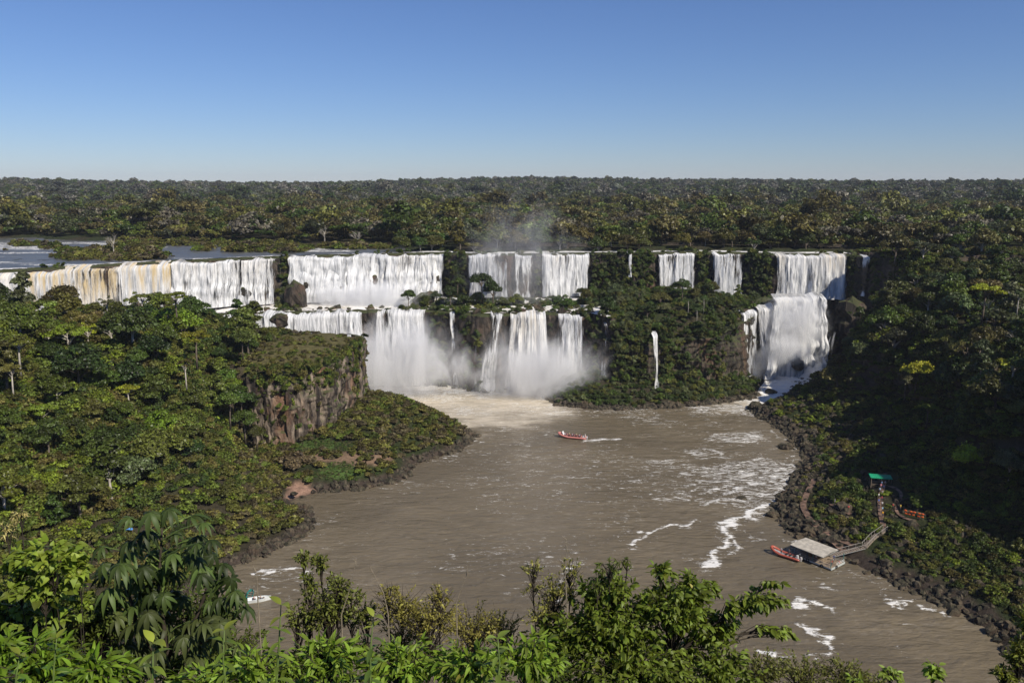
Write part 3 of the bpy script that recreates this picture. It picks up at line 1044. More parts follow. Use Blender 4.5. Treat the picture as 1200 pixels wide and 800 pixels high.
# ------------------------------------------------------------------ trees and shrubs
def leaf_cards(rs, centres, radii, counts, size, up=0.5, squash=0.8, shell=0.55):
    """bent leaf-clump faces through a set of lobes; returns vertices, quads and a random value per vertex"""
    P, Nn, Sz, Vr = [], [], [], []
    for c, r, k in zip(centres, radii, counts):
        d = rs.normal(size=(k, 3))
        d[:, 2] = np.where(d[:, 2] < -0.25 * np.abs(d[:, 0]), -d[:, 2] * 0.6, d[:, 2])
        d /= np.linalg.norm(d, axis=1)[:, None]
        rad = r * (shell + (1 - shell) * rs.random(k) ** 0.6) * (1 + 0.22 * rs.normal(size=k) * (rs.random(k) < 0.35))
        p = np.array(c) + d * rad[:, None] * np.array([1, 1, squash])
        nrm = d * 0.9 + np.array([0, 0, up * 1.3]) + rs.normal(size=(k, 3)) * 0.75
        nrm /= np.linalg.norm(nrm, axis=1)[:, None]
        P.append(p)
        Nn.append(nrm)
        Sz.append(size * rs.uniform(0.55, 1.35, k))
        Vr.append(np.clip(rs.normal(0.5, 0.24, k) + rs.normal(0, 0.13), 0, 1))
    P, Nn, Sz, Vr = map(np.concatenate, (P, Nn, Sz, Vr))
    k = len(P)
    a = rs.normal(size=(k, 3))
    a -= Nn * (a * Nn).sum(1)[:, None]
    a /= np.linalg.norm(a, axis=1)[:, None]
    b = np.cross(Nn, a)
    s = Sz[:, None]
    asp = rs.uniform(0.5, 0.8, (k, 1))
    droop = rs.uniform(-0.1, 0.35, (k, 1))
    # a pointed six-cornered leaf clump made of two quads folded along the middle
    v0 = P - a * s
    v1 = P + b * s * asp - Nn * s * droop * 0.6
    v2 = P + a * s - Nn * s * droop
    v3 = P - b * s * asp - Nn * s * droop * 0.6
    v4 = P + a * s * 0.1 + Nn * s * 0.12
    V = np.stack([v0, v1, v2, v3, v4], 1).reshape(-1, 3)
    i = np.arange(k) * 5
    Fq = np.concatenate([np.stack([i, i + 4, i + 2, i + 1], 1)[:, [0, 1, 2, 3]], np.stack([i, i + 3, i + 2, i + 4], 1)], 0)
    return V, Fq, np.repeat(Vr, 5)


def crown_mesh(seed, kind, n_leaf, size):
    """crown about 1 unit in radius, base at z = 0"""
    rs = np.random.default_rng(seed)
    cs, rr = [], []
    if kind == 'dome':
        k = rs.integers(15, 21)
        for i in range(k):
            a = rs.uniform(0, math.tau)
            q = math.sqrt(rs.random()) * 0.80
            cs.append((q * math.cos(a), q * math.sin(a), 0.22 + 0.95 * (1 - q ** 1.5) * rs.uniform(0.35, 1.08)))
            rr.append(rs.uniform(0.22, 0.44))
    elif kind == 'flat':
        k = rs.integers(9, 13)
        for i in range(k):
            a = i * 2.4 + rs.uniform(-.4, .4)
            q = math.sqrt((i + 0.5) / k) * 0.85
            cs.append((q * math.cos(a), q * math.sin(a), 0.75 + rs.uniform(-0.16, 0.12) - 0.25 * q * q))
            rr.append(rs.uniform(0.24, 0.36))
    elif kind == 'tall':
        k = rs.integers(9, 13)
        for i in range(k):
            a = rs.uniform(0, math.tau)
            q = rs.uniform(0.05, 0.5)
            cs.append((q * math.cos(a), q * math.sin(a), 0.3 + 1.7 * i / k))
            rr.append(rs.uniform(0.26, 0.40) * (1.1 - 0.35 * i / k))
    elif kind == 'mound':
        k = rs.integers(7, 10)
        for i in range(k):
            a = rs.uniform(0, math.tau)
            q = math.sqrt(rs.random()) * 0.7
            cs.append((q * math.cos(a), q * math.sin(a), 0.12 + 0.35 * (1 - q) * rs.uniform(0.5, 1.1)))
            rr.append(rs.uniform(0.26, 0.45))
    elif kind == 'sparse':
        k = rs.integers(10, 14)
        for i in range(k):
            a = rs.uniform(0, math.tau)
            q = rs.uniform(0.2, 0.85)
            cs.append((q * math.cos(a), q * math.sin(a), 0.4 + 0.8 * rs.random() * (1.1 - q)))
            rr.append(rs.uniform(0.13, 0.24))
    w_ = np.array(rr) ** 2
    cnt = np.maximum(12, (n_leaf * w_ / w_.sum()).astype(int))
    sq = 0.55 if kind == 'flat' else 0.85
    V, Fq, vr = leaf_cards(rs, cs, rr, cnt, size, 0.55, sq, 0.5)
    return V, Fq, vr, cs


def limb_mesh(name, seed, cs, h, mat, r0=0.06, reach=0.8, twigs=0):
    """tapered trunk with limbs to the lobes of the crown; h = height of trunk under the crown, all in crown units"""
    r_ = random.Random(seed)
    mb = MB()
    bx, by = r_.uniform(-.08, .08), r_.uniform(-.08, .08)
    mid = (bx, by, 0.15)
    mb.tube([(0, 0, -h - 0.15), (bx * 0.3, by * 0.3, -h * 0.5), mid, (bx * 1.5, by * 1.5, 0.55)], [r0 * 1.25, r0, r0 * 0.8, r0 * 0.4], 6)
    for c in list(cs)[:9]:
        c = Vector(c) * reach
        st = Vector((bx, by, r_.uniform(-0.1, 0.35)))
        m_ = st.lerp(c, 0.5) + Vector((r_.uniform(-.08, .08), r_.uniform(-.08, .08), 0.06))
        mb.tube([st, m_, c], [r0 * 0.5, r0 * 0.33, r0 * 0.12], 4, False)
        for k in range(twigs):
            e = c + Vector((r_.gauss(0, .18), r_.gauss(0, .18), r_.uniform(0.02, .25)))
            mb.tube([st.lerp(c, r_.uniform(0.5, 1)), e.lerp(c, 0.4), e], [r0 * 0.2, r0 * 0.12, r0 * 0.05], 3, False)
    return mb.mesh(name, mat, True)


def hidden_collection(name):
    return bpy.data.collections.new(name)             # never linked to the scene; only a source for scattering


PROTO = {}
for i in range(5):
    PROTO['dome%d' % i] = ('dome', 100 + i, 4600, 0.066, 0.45)
for i in range(3):
    PROTO['flat%d' % i] = ('flat', 200 + i, 2600, 0.058, 1.0)
for i in range(2):
    PROTO['tall%d' % i] = ('tall', 300 + i, 3000, 0.072, 0.5)
for i in range(2):
    PROTO['sparse%d' % i] = ('sparse', 400 + i, 1100, 0.055, 1.0)
CROWN, LIMB, LIMB_PALE = {}, {}, {}
for k, (kind, sd_, n_, sz, h) in PROTO.items():
    V, Fq, vr, cs = crown_mesh(sd_, kind, n_, sz)
    CROWN[k] = npmesh('crown_' + kind, V, Fq, M['leaf'], False, floats={'var': vr}, colors={'base': np.ones((len(V), 3))})
    LIMB[k] = limb_mesh('trunk_' + kind, sd_, cs, 1.4, M['bark'])
    LIMB_PALE[k] = limb_mesh('trunk_pale_' + kind, sd_, cs, 1.4, M['pale_bark'])
BARE = [limb_mesh('bare_branches', 500 + i, crown_mesh(500 + i, 'sparse', 60, 0.1)[3], 1.2, M['pale_bark'], 0.045, 0.95, 7) for i in range(2)]


def palm_crown(seed):
    r_ = np.random.default_rng(seed)
    V, Fq, vr = [], [], []
    for i in range(16):
        a = i * 2.4
        el = r_.uniform(0.1, 1.0)
        pts = []
        for t in np.linspace(0, 1, 7):
            q = t * 1.0
            pts.append((q * math.cos(a) * (0.6 + 0.4 * math.cos(el)), q * math.sin(a) * (0.6 + 0.4 * math.cos(el)), math.sin(el) * q * 0.9 - 0.75 * t ** 2.2))
        pts = np.array(pts)
        side = np.array([-math.sin(a), math.cos(a), 0])
        for j in range(6):
            for sgn in (-1, 1):
                for q in (0.0, 0.5):
                    p = pts[j] * (1 - q) + pts[j + 1] * q
                    e = pts[j] * (0.6 - q) + pts[j + 1] * (0.4 + q) + side * sgn * 0.22 * (1 - abs(j / 6 - 0.4)) + np.array([0, 0, -0.08])
                    w2 = (pts[j + 1] - pts[j]) * 0.35
                    b = len(V)
                    V += [p, p + w2, e + w2 * 0.5, e]
                    Fq.append((b, b + 1, b + 2, b + 3))
                    vr += [r_.uniform(0.2, 0.8)] * 4
    return npmesh('palm_crown', V, Fq, M['leaf'], False, floats={'var': vr}, colors={'base': np.ones((len(V), 3))})


PALM = palm_crown(3)
PALM_TRUNK = MB().tube([(0, 0, -4), (0.05, 0, -2), (0, 0, 0)], [0.07, 0.055, 0.05], 6).mesh('palm_trunk', M['pale_bark'], True)

COLS = {
    'dark green': (0.030, 0.046, 0.014), 'deep green': (0.040, 0.057, 0.014), 'green': (0.058, 0.075, 0.017), 'bright green': (0.095, 0.118, 0.018),
    'yellow green': (0.155, 0.165, 0.018), 'olive': (0.068, 0.070, 0.022), 'brown olive': (0.078, 0.066, 0.028), 'grey green': (0.062, 0.072, 0.042),
    'rust brown': (0.066, 0.054, 0.028), 'golden olive': (0.080, 0.078, 0.024),
}
COLS = {k: tuple(q * f for q, f in zip(c, (1.58, 1.58, 1.05))) for k, c in COLS.items()}
NTREES = [0]
TREES = []


def tree(x, y, r, h, proto, colour, pale=False, rot=None, z=None, name=None):
    """one tree: r = crown radius, h = height of the crown's base above the ground"""
    gz = float(ground_z(x, y)) if z is None else z
    nm = name or {'dome': 'broadleaf_tree', 'flat': 'umbrella_tree', 'tall': 'tall_tree', 'spar': 'sparse_tree'}[proto[:4]]
    o = bpy.data.objects.new(nm, None)
    C.objects.link(o)
    o.location = (x, y, gz)
    o.rotation_euler = (0, 0, random.uniform(0, 6.28) if rot is None else rot)
    q = random.uniform(0.88, 1.12)
    c = link('crown', CROWN[proto], o, (0, 0, h))
    c.scale = (r, r, r * q)
    j = [random.uniform(0.88, 1.12) for _ in range(3)]
    c.color = tuple(a * b for a, b in zip(COLS[colour], j)) + (1,)
    tr = link('trunk', (LIMB_PALE if pale else LIMB)[proto], o, (0, 0, h))
    tr.scale = (r, r, max(h / 1.4, 0.35 * r) if False else r)
    TREES.append((o, x, y, gz + h + r * 0.6, colour, proto[:4], pale, r))
    NTREES[0] += 1
    return o


def scatter(name, pts, scale, coll, label=None, seed=0, zs=1.0, tilt=0.12, kind='stuff', normals=None):
    """a growth nobody could count: one object whose points carry the plants of a hidden collection"""
    pts = np.asarray(pts, np.float32)
    n = len(pts)
    m = bpy.data.meshes.new(name)
    m.vertices.add(n)
    m.vertices.foreach_set('co', pts.ravel())
    rs = np.random.default_rng(seed + 99)
    a = m.attributes.new('size', 'FLOAT', 'POINT')
    a.data.foreach_set('value', np.asarray(scale, np.float32))
    rot = np.stack([rs.normal(0, tilt, n), rs.normal(0, tilt, n), rs.uniform(0, 6.28, n)], 1).astype(np.float32)
    a = m.attributes.new('turn', 'FLOAT_VECTOR', 'POINT')
    a.data.foreach_set('vector', rot.ravel())
    a = m.attributes.new('pick', 'INT', 'POINT')
    a.data.foreach_set('value', rs.integers(0, len(coll.objects), n).astype(np.int32))
    m.update()
    o = link(name, m, None, None, kind=kind)
    if label:
        o['label'] = label
    g = bpy.data.node_groups.new(name, 'GeometryNodeTree')
    g.interface.new_socket('Geometry', in_out='INPUT', socket_type='NodeSocketGeometry')
    g.interface.new_socket('Geometry', in_out='OUTPUT', socket_type='NodeSocketGeometry')
    gi, go = g.nodes.new('NodeGroupInput'), g.nodes.new('NodeGroupOutput')
    ip = g.nodes.new('GeometryNodeInstanceOnPoints')
    ci = g.nodes.new('GeometryNodeCollectionInfo')
    ci.inputs['Collection'].default_value = coll
    ci.inputs['Separate Children'].default_value = True
    ci.inputs['Reset Children'].default_value = True

    def na(nm, ty):
        q = g.nodes.new('GeometryNodeInputNamedAttribute')
        q.data_type = ty
        q.inputs[0].default_value = nm
        return q.outputs[0]
    g.links.new(gi.outputs[0], ip.inputs['Points'])
    g.links.new(ci.outputs[0], ip.inputs['Instance'])
    ip.inputs['Pick Instance'].default_value = True
    g.links.new(na('pick', 'INT'), ip.inputs['Instance Index'])
    g.links.new(na('turn', 'FLOAT_VECTOR'), ip.inputs['Rotation'])
    g.links.new(na('size', 'FLOAT'), ip.inputs['Scale'])
    g.links.new(ip.outputs[0], go.inputs[0])
    md = o.modifiers.new('scatter', 'NODES')
    md.node_group = g
    return o


def proto_collection(name, metas, mat, colours, nleaf, size, seed):
    """plants for scattering: every mesh in every colour"""
    coll = hidden_collection(name)
    for i, kd in enumerate(metas):
        V, Fq, vr, cs = crown_mesh(seed + i, kd, nleaf, size)
        for c in colours:
            cc = np.tile(np.array(COLS[c] if isinstance(c, str) else c), (len(V), 1))
            coll.objects.link(bpy.data.objects.new(name, npmesh(name, V, Fq, mat, False, floats={'var': vr}, colors={'base': cc})))
    return coll


def poisson(n_try, xr, yr, spacing, ok, seed):
    rs = np.random.default_rng(seed)
    pts = []
    cell = {}
    for _ in range(n_try):
        x, y = rs.uniform(*xr), rs.uniform(*yr)
        k = (int(x // spacing), int(y // spacing))
        if any(math.hypot(x - a, y - b) < spacing for i in (-1, 0, 1) for j in (-1, 0, 1) for a, b in cell.get((k[0] + i, k[1] + j), ())):
            continue
        pts.append((x, y))
        cell.setdefault(k, []).append((x, y))
    p = np.array(pts)
    return p[ok(p[:, 0], p[:, 1])]


def in_view(x, y, z, mg=60):
    u, v = proj(x, y, z)
    return (u > -mg) & (u < 1200 + mg) & (v > -100) & (v < 800 + mg)


# ------------------------------------------------------------------ planting
def pick(weights, r_=random):
    k = list(weights)
    return r_.choices(k, [weights[q] for q in k])[0]


LEFT_MIX = {'dark green': 3, 'deep green': 4, 'green': 4, 'bright green': 1.6, 'olive': 2.5, 'yellow green': 0.5, 'brown olive': 0.8, 'grey green': 0.8}
RIGHT_MIX = {'dark green': 3, 'deep green': 2.5, 'green': 2, 'olive': 3.5, 'brown olive': 3, 'grey green': 2, 'yellow green': 0.25, 'golden olive': 0.8}
ISLE_MIX = {'dark green': 4, 'deep green': 4, 'green': 1.5, 'olive': 2, 'grey green': 2}
ROW_MIX = {'dark green': 3, 'deep green': 2, 'olive': 3, 'golden olive': 2, 'rust brown': 1.5, 'brown olive': 2.5, 'green': 1.5}
DOMES = ['dome0', 'dome1', 'dome2', 'dome3', 'dome4']
FLATS = ['flat0', 'flat1', 'flat2']
TALLS = ['tall0', 'tall1']
SPARSE = ['sparse0', 'sparse1']


def plant_trees():
    r_ = random.Random(3)

    def some_proto(d=6, f=2, t=1.2, s=0.8):
        return r_.choice(pick({'d': d, 'f': f, 't': t, 's': s}, r_).replace('d', 'D') == 'D' and DOMES or r_.choice([FLATS, FLATS, TALLS, SPARSE]))

    # trees that stand out in the photograph: (u, v of the crown's middle, ground height guess, distance Y, radius, proto, colour, pale trunk)
    def at_uv(u, v, Y):
        d = ray(u, v)
        t = Y / d[1]
        return d[0] * t, CH + d[2] * t
    special = [
        (165, 347, 268, 3.6, 'flat0', 'green', True), (225, 352, 262, 5.2, 'flat1', 'yellow green', False), (262, 372, 272, 4.6, 'flat2', 'bright green', False),
        (205, 343, 278, 4.4, 'flat1', 'bright green', False), (125, 352, 275, 3.6, 'sparse0', 'grey green', True),
        (20, 400, 215, 4.4, 'flat2', 'bright green', True), (12, 432, 205, 3.6, 'flat0', 'olive', True), (75, 442, 225, 3.4, 'flat1', 'olive', True),
        (150, 455, 232, 3.5, 'flat2', 'yellow green', True), (215, 408, 245, 3.6, 'sparse1', 'brown olive', True), (60, 410, 235, 4.4, 'dome1', 'deep green', False),
        (1155, 338, 285, 5.8, 'flat1', 'yellow green', False), (1188, 425, 235, 5.0, 'flat2', 'yellow green', True), (1076, 416, 285, 4.6, 'dome2', 'yellow green', False),
        (1088, 477, 262, 3.2, 'flat0', 'bright green', False), (1140, 452, 252, 3.2, 'flat1', 'yellow green', False), (1195, 338, 270, 3.2, 'sparse1', 'grey green', True),
        (1062, 445, 285, 4.0, 'dome3', 'grey green', False), (1150, 395, 262, 4.4, 'dome0', 'brown olive', False), (1012, 300, 408, 6.5, 'dome4', 'dark green', False),
        (1050, 285, 395, 7.5, 'dome1', 'brown olive', False), (800, 332, 388, 4.0, 'dome0', 'dark green', False),
        (565, 328, 392, 5.4, 'dome2', 'dark green', False), (577, 340, 390, 5.2, 'dome3', 'dark green', False), (245, 347, 368, 4.6, 'dome4', 'grey green', False),
        (277, 357, 366, 4.0, 'dome1', 'grey green', False),
        (282, 455, 268, 4.6, 'dome0', 'dark green', False), (286, 490, 264, 4.2, 'dome2', 'deep green', False), (272, 425, 270, 4.8, 'dome4', 'deep green', False),
        (292, 420, 276, 3.6, 'dome1', 'dark green', False), (262, 395, 276, 4.8, 'dome3', 'green', False), (268, 470, 258, 4.4, 'dome3', 'green', False), (300, 505, 268, 3.2, 'dome1', 'olive', False), (283, 395, 284, 3.8, 'dome2', 'deep green', False),
    ]
    used = []
    for (u, v, Y, r, pr, col, pale) in special:
        x, zc = at_uv(u, v, Y)
        g = float(ground_z(x, Y))
        h = zc - g - 0.6 * r
        h = min(max(h, 0.2), 16)
        tree(x, Y, r, h, pr, col, pale, z=g)
        used.append((x, Y))
    for (u, v, Y) in ((808, 322, 380), (826, 328, 382), (818, 336, 376)):
        x, zc = at_uv(u, v, Y)
        g = float(ground_z(x, Y))
        o = bpy.data.objects.new('palm_tree', None)
        C.objects.link(o)
        o.location = (x, Y, g)
        h = min(max(zc - g, 3), 8)
        c = link('crown', PALM, o, (0, 0, h))
        c.scale = (2.4, 2.4, 2.4)
        c.color = COLS['dark green'] + (1,)
        t = link('trunk', PALM_TRUNK, o, (0, 0, h))
        t.scale = (2.6, 2.6, h / 4)
        TREES.append((o, x, Y, g + h, 'dark green', 'palm', False, 2.4))
    bare = ((1197, 335, 262, 4.5), (132, 283, 420, 6.0), (420, 277, 470, 6), (1165, 300, 300, 4), (148, 480, 236, 4.2), (380, 272, 480, 5.5))
    for i, (u, v, Y, r) in enumerate(bare):
        x, zc = at_uv(u, v, Y)
        g = float(ground_z(x, Y))
        o = bpy.data.objects.new('bare_tree', None)
        C.objects.link(o)
        o.location = (x, Y, g)
        t = link('branches', BARE[i % 2], o, (0, 0, max(1.0, min(zc - g - r * .5, r * 1.15))))
        t.scale = (r, r, r)
        TREES.append((o, x, Y, zc, 'grey', 'bare', True, r))
    for i, (u, v) in enumerate([(478, 346), (497, 353), (512, 346), (528, 342), (543, 351), (560, 350), (588, 354), (604, 350), (652, 352), (668, 354), (688, 347), (704, 346), (722, 340), (536, 330)]):
        Y = 391 + (i % 3) * 4
        x, zc = at_uv(u, v, Y)
        r = r_.uniform(3.2, 4.8)
        tree(x, Y, r, max(0.0, zc - float(ground_z(x, Y)) - 0.6 * r), r_.choice(DOMES), pick(ISLE_MIX, r_))
        used.append((x, Y))
    ux = np.array(used)

    def free(x, y, d=4.0):
        return np.hypot(ux[:, 0][None] - x[:, None], ux[:, 1][None] - y[:, None]).min(1) > d

    # left bank
    p = poisson(9000, (-270, -62), (165, 345), 6.6, lambda x, y: (sdist(x, y, FOREST_SLOPE) > 5) & (ground_z(x, y) > 13) & in_view(x, y, ground_z(x, y) + 4, 30)
                & ((sdist(x, y, TOWER) < -1.5) | (x < -97)) & free(x, y), 1)
    vis = p[np.argsort(np.hypot(p[:, 0], p[:, 1]))][:120]
    for x, y in vis:
        rad = r_.uniform(2.6, 4.6) if r_.random() < 0.5 else r_.uniform(4.6, 7.4)
        pr = some_proto(7, 2, 1.2, 0.6)
        tree(x, y, rad, rad * r_.uniform(0.1, 0.7), pr, pick(LEFT_MIX, r_), r_.random() < 0.3)
    # right bank
    p = poisson(9000, (80, 300), (190, 420), 7.4, lambda x, y: (sdist(x, y, RIGHT_SHORE) > 24) & (ground_z(x, y) > 12) & in_view(x, y, ground_z(x, y) + 4, 20) & free(x, y), 2)
    vis = p[np.argsort(np.hypot(p[:, 0], p[:, 1]))][:105]
    for x, y in vis:
        rad = r_.uniform(2.9, 5.0) if r_.random() < 0.5 else r_.uniform(5.0, 7.6)
        tree(x, y, rad, rad * r_.uniform(0.1, 0.6), some_proto(7, 1.4, 1, 1.2), pick(RIGHT_MIX, r_), r_.random() < 0.35)
    # islet below the falls
    p = poisson(4000, (36, 126), (358, 416), 6.2, lambda x, y: (ground_z(x, y) > 21) & (y < ue_y(x) - 6) & free(x, y, 3), 3)[:44]
    for x, y in p:
        rad = r_.uniform(2.6, 4.6)
        tree(x, y, rad, rad * r_.uniform(0.1, 0.5), some_proto(8, 1, 1.5, 0.3), pick(ISLE_MIX, r_))
    # first row behind the brink
    n = 0
    for x in np.arange(-58, 178, 7.4):
        xx = x + r_.uniform(-2, 2)
        y = float(ue_y(xx)) + r_.uniform(10, 22)
        rad = r_.uniform(4.6, 7.2)
        tree(xx, y, rad, rad * r_.uniform(0.05, 0.5), some_proto(7, 1.2, 1, 1), pick(ROW_MIX, r_), r_.random() < 0.3)


plant_trees()

# names for every tree: which row and which place in the row it has on its bank
WORDS = ['first', 'second', 'third', 'fourth', 'fifth', 'sixth', 'seventh', 'eighth', 'ninth', 'tenth', 'eleventh', 'twelfth', 'thirteenth', 'fourteenth', 'fifteenth',
         'sixteenth', 'seventeenth', 'eighteenth', 'nineteenth', 'twentieth']
SHAPE = {'dome': 'round crowned', 'flat': 'flat topped', 'tall': 'tall narrow', 'spar': 'thin crowned', 'palm': 'feathery', 'bare': 'leafless'}


def label_trees():
    zones = {'l': [], 'r': [], 'i': [], 'b': []}
    for tpl in TREES:
        o, x, y, z = tpl[:4]
        k = 'b' if y > ue_y(x) - 4 and y > 395 else ('l' if x < -55 and y < 360 else ('i' if y > 355 and x < 128 else 'r'))
        zones[k].append((tpl, proj(x, y, z)))
    cats = {'l': ('left bank forest', 'beside the pale tower of rock', 'trees of the left bank forest'), 'r': ('right bank forest', 'above the dark gorge side', 'trees of the right bank forest'),
            'i': ('wooded islet', 'between the two steps of the falls', 'trees on the islet between the falls'), 'b': ('behind the falls brink', '', 'trees behind the brink')}
    for k, lst in zones.items():
        lst.sort(key=lambda q: q[1][1])
        nrow = max(1, round(math.sqrt(len(lst) / 2.2)))
        per = math.ceil(len(lst) / nrow)
        for r in range(nrow):
            row = sorted(lst[r * per:(r + 1) * per], key=lambda q: q[1][0])
            for i, ((o, x, y, z, col, shp, pale, rad), uv) in enumerate(row):
                big = 'large ' if rad > 5 else ('small ' if rad < 3.1 else '')
                pos = '%s from left' % WORDS[i] if i < 20 else '%s from right' % WORDS[len(row) - 1 - i]
                rw = '%s row down' % WORDS[r] if nrow > 1 else 'the row'
                tag(o, '%s%s %s %s, %s, %s, %s' % (big, col, SHAPE[shp], 'palm' if shp == 'palm' else 'tree', cats[k][0], rw, pos), 'palm' if shp == 'palm' else 'tree', cats[k][2])


label_trees()

# ground cover and far woods
sh_dark = proto_collection('shrub', ['mound', 'mound', 'mound', 'dome'], M['grass_leaf'],
                           ['deep green', 'green', 'olive', 'bright green', 'brown olive', 'dark green', 'olive', 'green'], 560, 0.125, 700)
sh_isle = proto_collection('shrub', ['mound', 'mound', 'dome'], M['grass_leaf'], ['dark green', 'deep green', 'olive', 'grey green'], 560, 0.125, 720)
sh_dry = proto_collection('dry_shrub', ['mound', 'mound'], M['grass_leaf'], ['brown olive', 'olive', (0.11, 0.09, 0.045), 'golden olive', 'green'], 420, 0.145, 740)
near_wood = proto_collection('wood', ['dome', 'dome', 'dome', 'flat', 'sparse'], M['leaf'],
                             ['rust brown', 'golden olive', 'olive', 'brown olive', 'brown olive', 'rust brown', 'deep green', 'dark green', 'green', (0.13, 0.115, 0.08), (0.055, 0.062, 0.025)], 800, 0.105, 760)
far_wood = proto_collection('wood', ['dome', 'dome', 'flat'], M['leaf'],
                            ['dark green', 'grey green', 'deep green', 'olive', (0.13, 0.125, 0.085), (0.15, 0.14, 0.11), (0.05, 0.06, 0.035), (0.10, 0.11, 0.075)], 340, 0.16, 780)
if True:
    rs = np.random.default_rng(12)

    def jitter(xr, yr, sp, seed):
        r2 = np.random.default_rng(seed)
        X, Y = np.meshgrid(np.arange(*xr, sp), np.arange(*yr, sp))
        x = (X + r2.uniform(-.48, .48, X.shape) * sp).ravel()
        y = (Y + r2.uniform(-.48, .48, X.shape) * sp).ravel()
        return x, y

    def cover(xr, yr, sp, seed):
        x, y = jitter(xr, yr, sp, seed)
        x2, y2 = jitter(xr, yr, sp * 0.62, seed + 50)
        st = slope_at(x2, y2) > 0.75
        return np.concatenate([x, x2[st]]), np.concatenate([y, y2[st]])
    # left bank undergrowth
    x, y = cover((-270, 0), (120, 352), 2.3, 1)
    g = ground_z(x, y)
    dl, df, dt = sdist(x, y, LEFT_SHORE), sdist(x, y, FOREST_SLOPE), sdist(x, y, TOWER)
    U, Vv = proj(x, y, g)
    mq = (fbm2(x * 0.25, y * 0.25, 83) - 0.5) * 2.2 + 0.12
    meadow = (df < 1) & ((np.hypot((U - 392) / 40, (Vv - 547) / 17) + mq < 1) | (np.hypot((U - 355) / 26, (Vv - 574) / 17) + mq < 1) | (np.hypot((U - 375) / 36, (Vv - 522) / 8) + mq < 1) | (np.hypot((U - 440) / 38, (Vv - 541) / 7) + mq < 1))
    clump = fbm2(x * 0.09, y * 0.09, 8)
    ok = (dl > 2.2 + 2.2 * clump) & ~meadow & ~((np.abs(dt) < 2.2) & (x > -86)) & in_view(x, y, g) & (rs.random(len(x)) < np.where((dt > 1) & (x > -95), 0.75, 0.96))
    ok &= ~((dt > 2) & (clump < 0.36) & (x > -95))
    x, y, g, dt, df = x[ok], y[ok], g[ok], dt[ok], df[ok]
    sc = rs.uniform(1.4, 3.0, len(x)) * np.where(df > 18, 1.15, 1.0) * np.where((dt > 0) & (x > -95), 0.6, 1)
    low = (df < 10) | ((dt > 0) & (x > -95))
    scatter('undergrowth', np.stack([x, y, g - 0.15], 1)[~low], sc[~low], sh_dark, 'dense low bushes between the trees of the left bank', 1)
    scatter('shrubbery', np.stack([x, y, g - 0.15], 1)[low], sc[low], sh_dry, 'olive scrub on the low promontory and the rock tower', 2)
    # short grass of the meadow
    gr_ = proto_collection('grass_tuft', ['mound', 'mound'], M['grass_leaf'], [(0.075, 0.125, 0.025), (0.10, 0.14, 0.03), (0.11, 0.115, 0.04)], 160, 0.2, 790)
    xg, yg = jitter((-92, -40), (226, 292), 0.8, 33)
    gg = ground_z(xg, yg)
    Ug, Vg = proj(xg, yg, gg)
    ng = (fbm2(xg * 0.3, yg * 0.3, 84) - 0.5) * 1.4
    kg = (gg > 0.6) & ((np.hypot((Ug - 400) / 32, (Vg - 552) / 10) + ng < 1) | (np.hypot((Ug - 368) / 40, (Vg - 521) / 8) + ng < 1)) & (rs.random(len(xg)) < 0.8)
    scatter('grass', np.stack([xg, yg, gg - 0.05], 1)[kg], rs.uniform(0.35, 0.75, int(kg.sum())), gr_, 'short bright grass of the meadow below the rock tower', 34)
    # hanging growth on the tower's brow and face
    NI = 640
    a = rs.random(NI)
    P = np.array([(-91, 278), (-80, 277), (-68, 289), (-62.3, 312), (-62.3, 334)], float)
    L = np.concatenate([[0], np.cumsum(np.hypot(*np.diff(P, axis=0).T))])
    px, py = np.interp(a * L[-1], L, P[:, 0]), np.interp(a * L[-1], L, P[:, 1])
    hz = np.where(rs.random(NI) < 0.72, rs.uniform(23, 33, NI), rs.uniform(5, 24, NI))
    scatter('ivy', np.stack([px + rs.uniform(-.5, 1.6, NI), py - rs.uniform(-.5, 1.6, NI), hz], 1), rs.uniform(0.7, 1.9, NI), sh_dark, 'green creepers hanging over the brow of the rock tower', 3, tilt=0.6)
    # right bank
    x, y = cover((76, 300), (150, 425), 2.4, 2)
    g = ground_z(x, y)
    dr = sdist(x, y, RIGHT_SHORE)
    U, Vv = proj(x, y, g)
    paths = np.minimum.reduce([seg_dist(U, Vv, [(1034, 566), (1030, 585), (1033, 605), (1037, 622), (1010, 645), (995, 658)], False),
                               seg_dist(U, Vv, [(955, 560), (947, 575), (940, 595), (950, 612), (965, 622), (978, 636), (988, 645)], False),
                               seg_dist(U, Vv, [(1040, 572), (1056, 578), (1055, 588), (1048, 596)], False), seg_dist(U, Vv, [(972, 592), (985, 598), (996, 604)], False)])
    clump = fbm2(x * 0.08, y * 0.08, 18)
    ok = (dr > 1.5 + 8 * clump) & (paths > 7) & in_view(x, y, g) & (rs.random(len(x)) < 0.88) & ~((np.abs(U - 1032) < 26) & (np.abs(Vv - 566) < 14)) & ~((np.abs(U - 1070) < 22) & (np.abs(Vv - 606) < 12))
    x, y, g, dr = x[ok], y[ok], g[ok], dr[ok]
    sc = rs.uniform(1.1, 2.6, len(x)) * np.where(dr > 34, 1.35, 1)
    x3, y3 = jitter((80, 140), (150, 250), 1.9, 22)
    d3 = sdist(x3, y3, RIGHT_SHORE)
    g3 = ground_z(x3, y3)
    U, Vv = proj(x3, y3, g3)
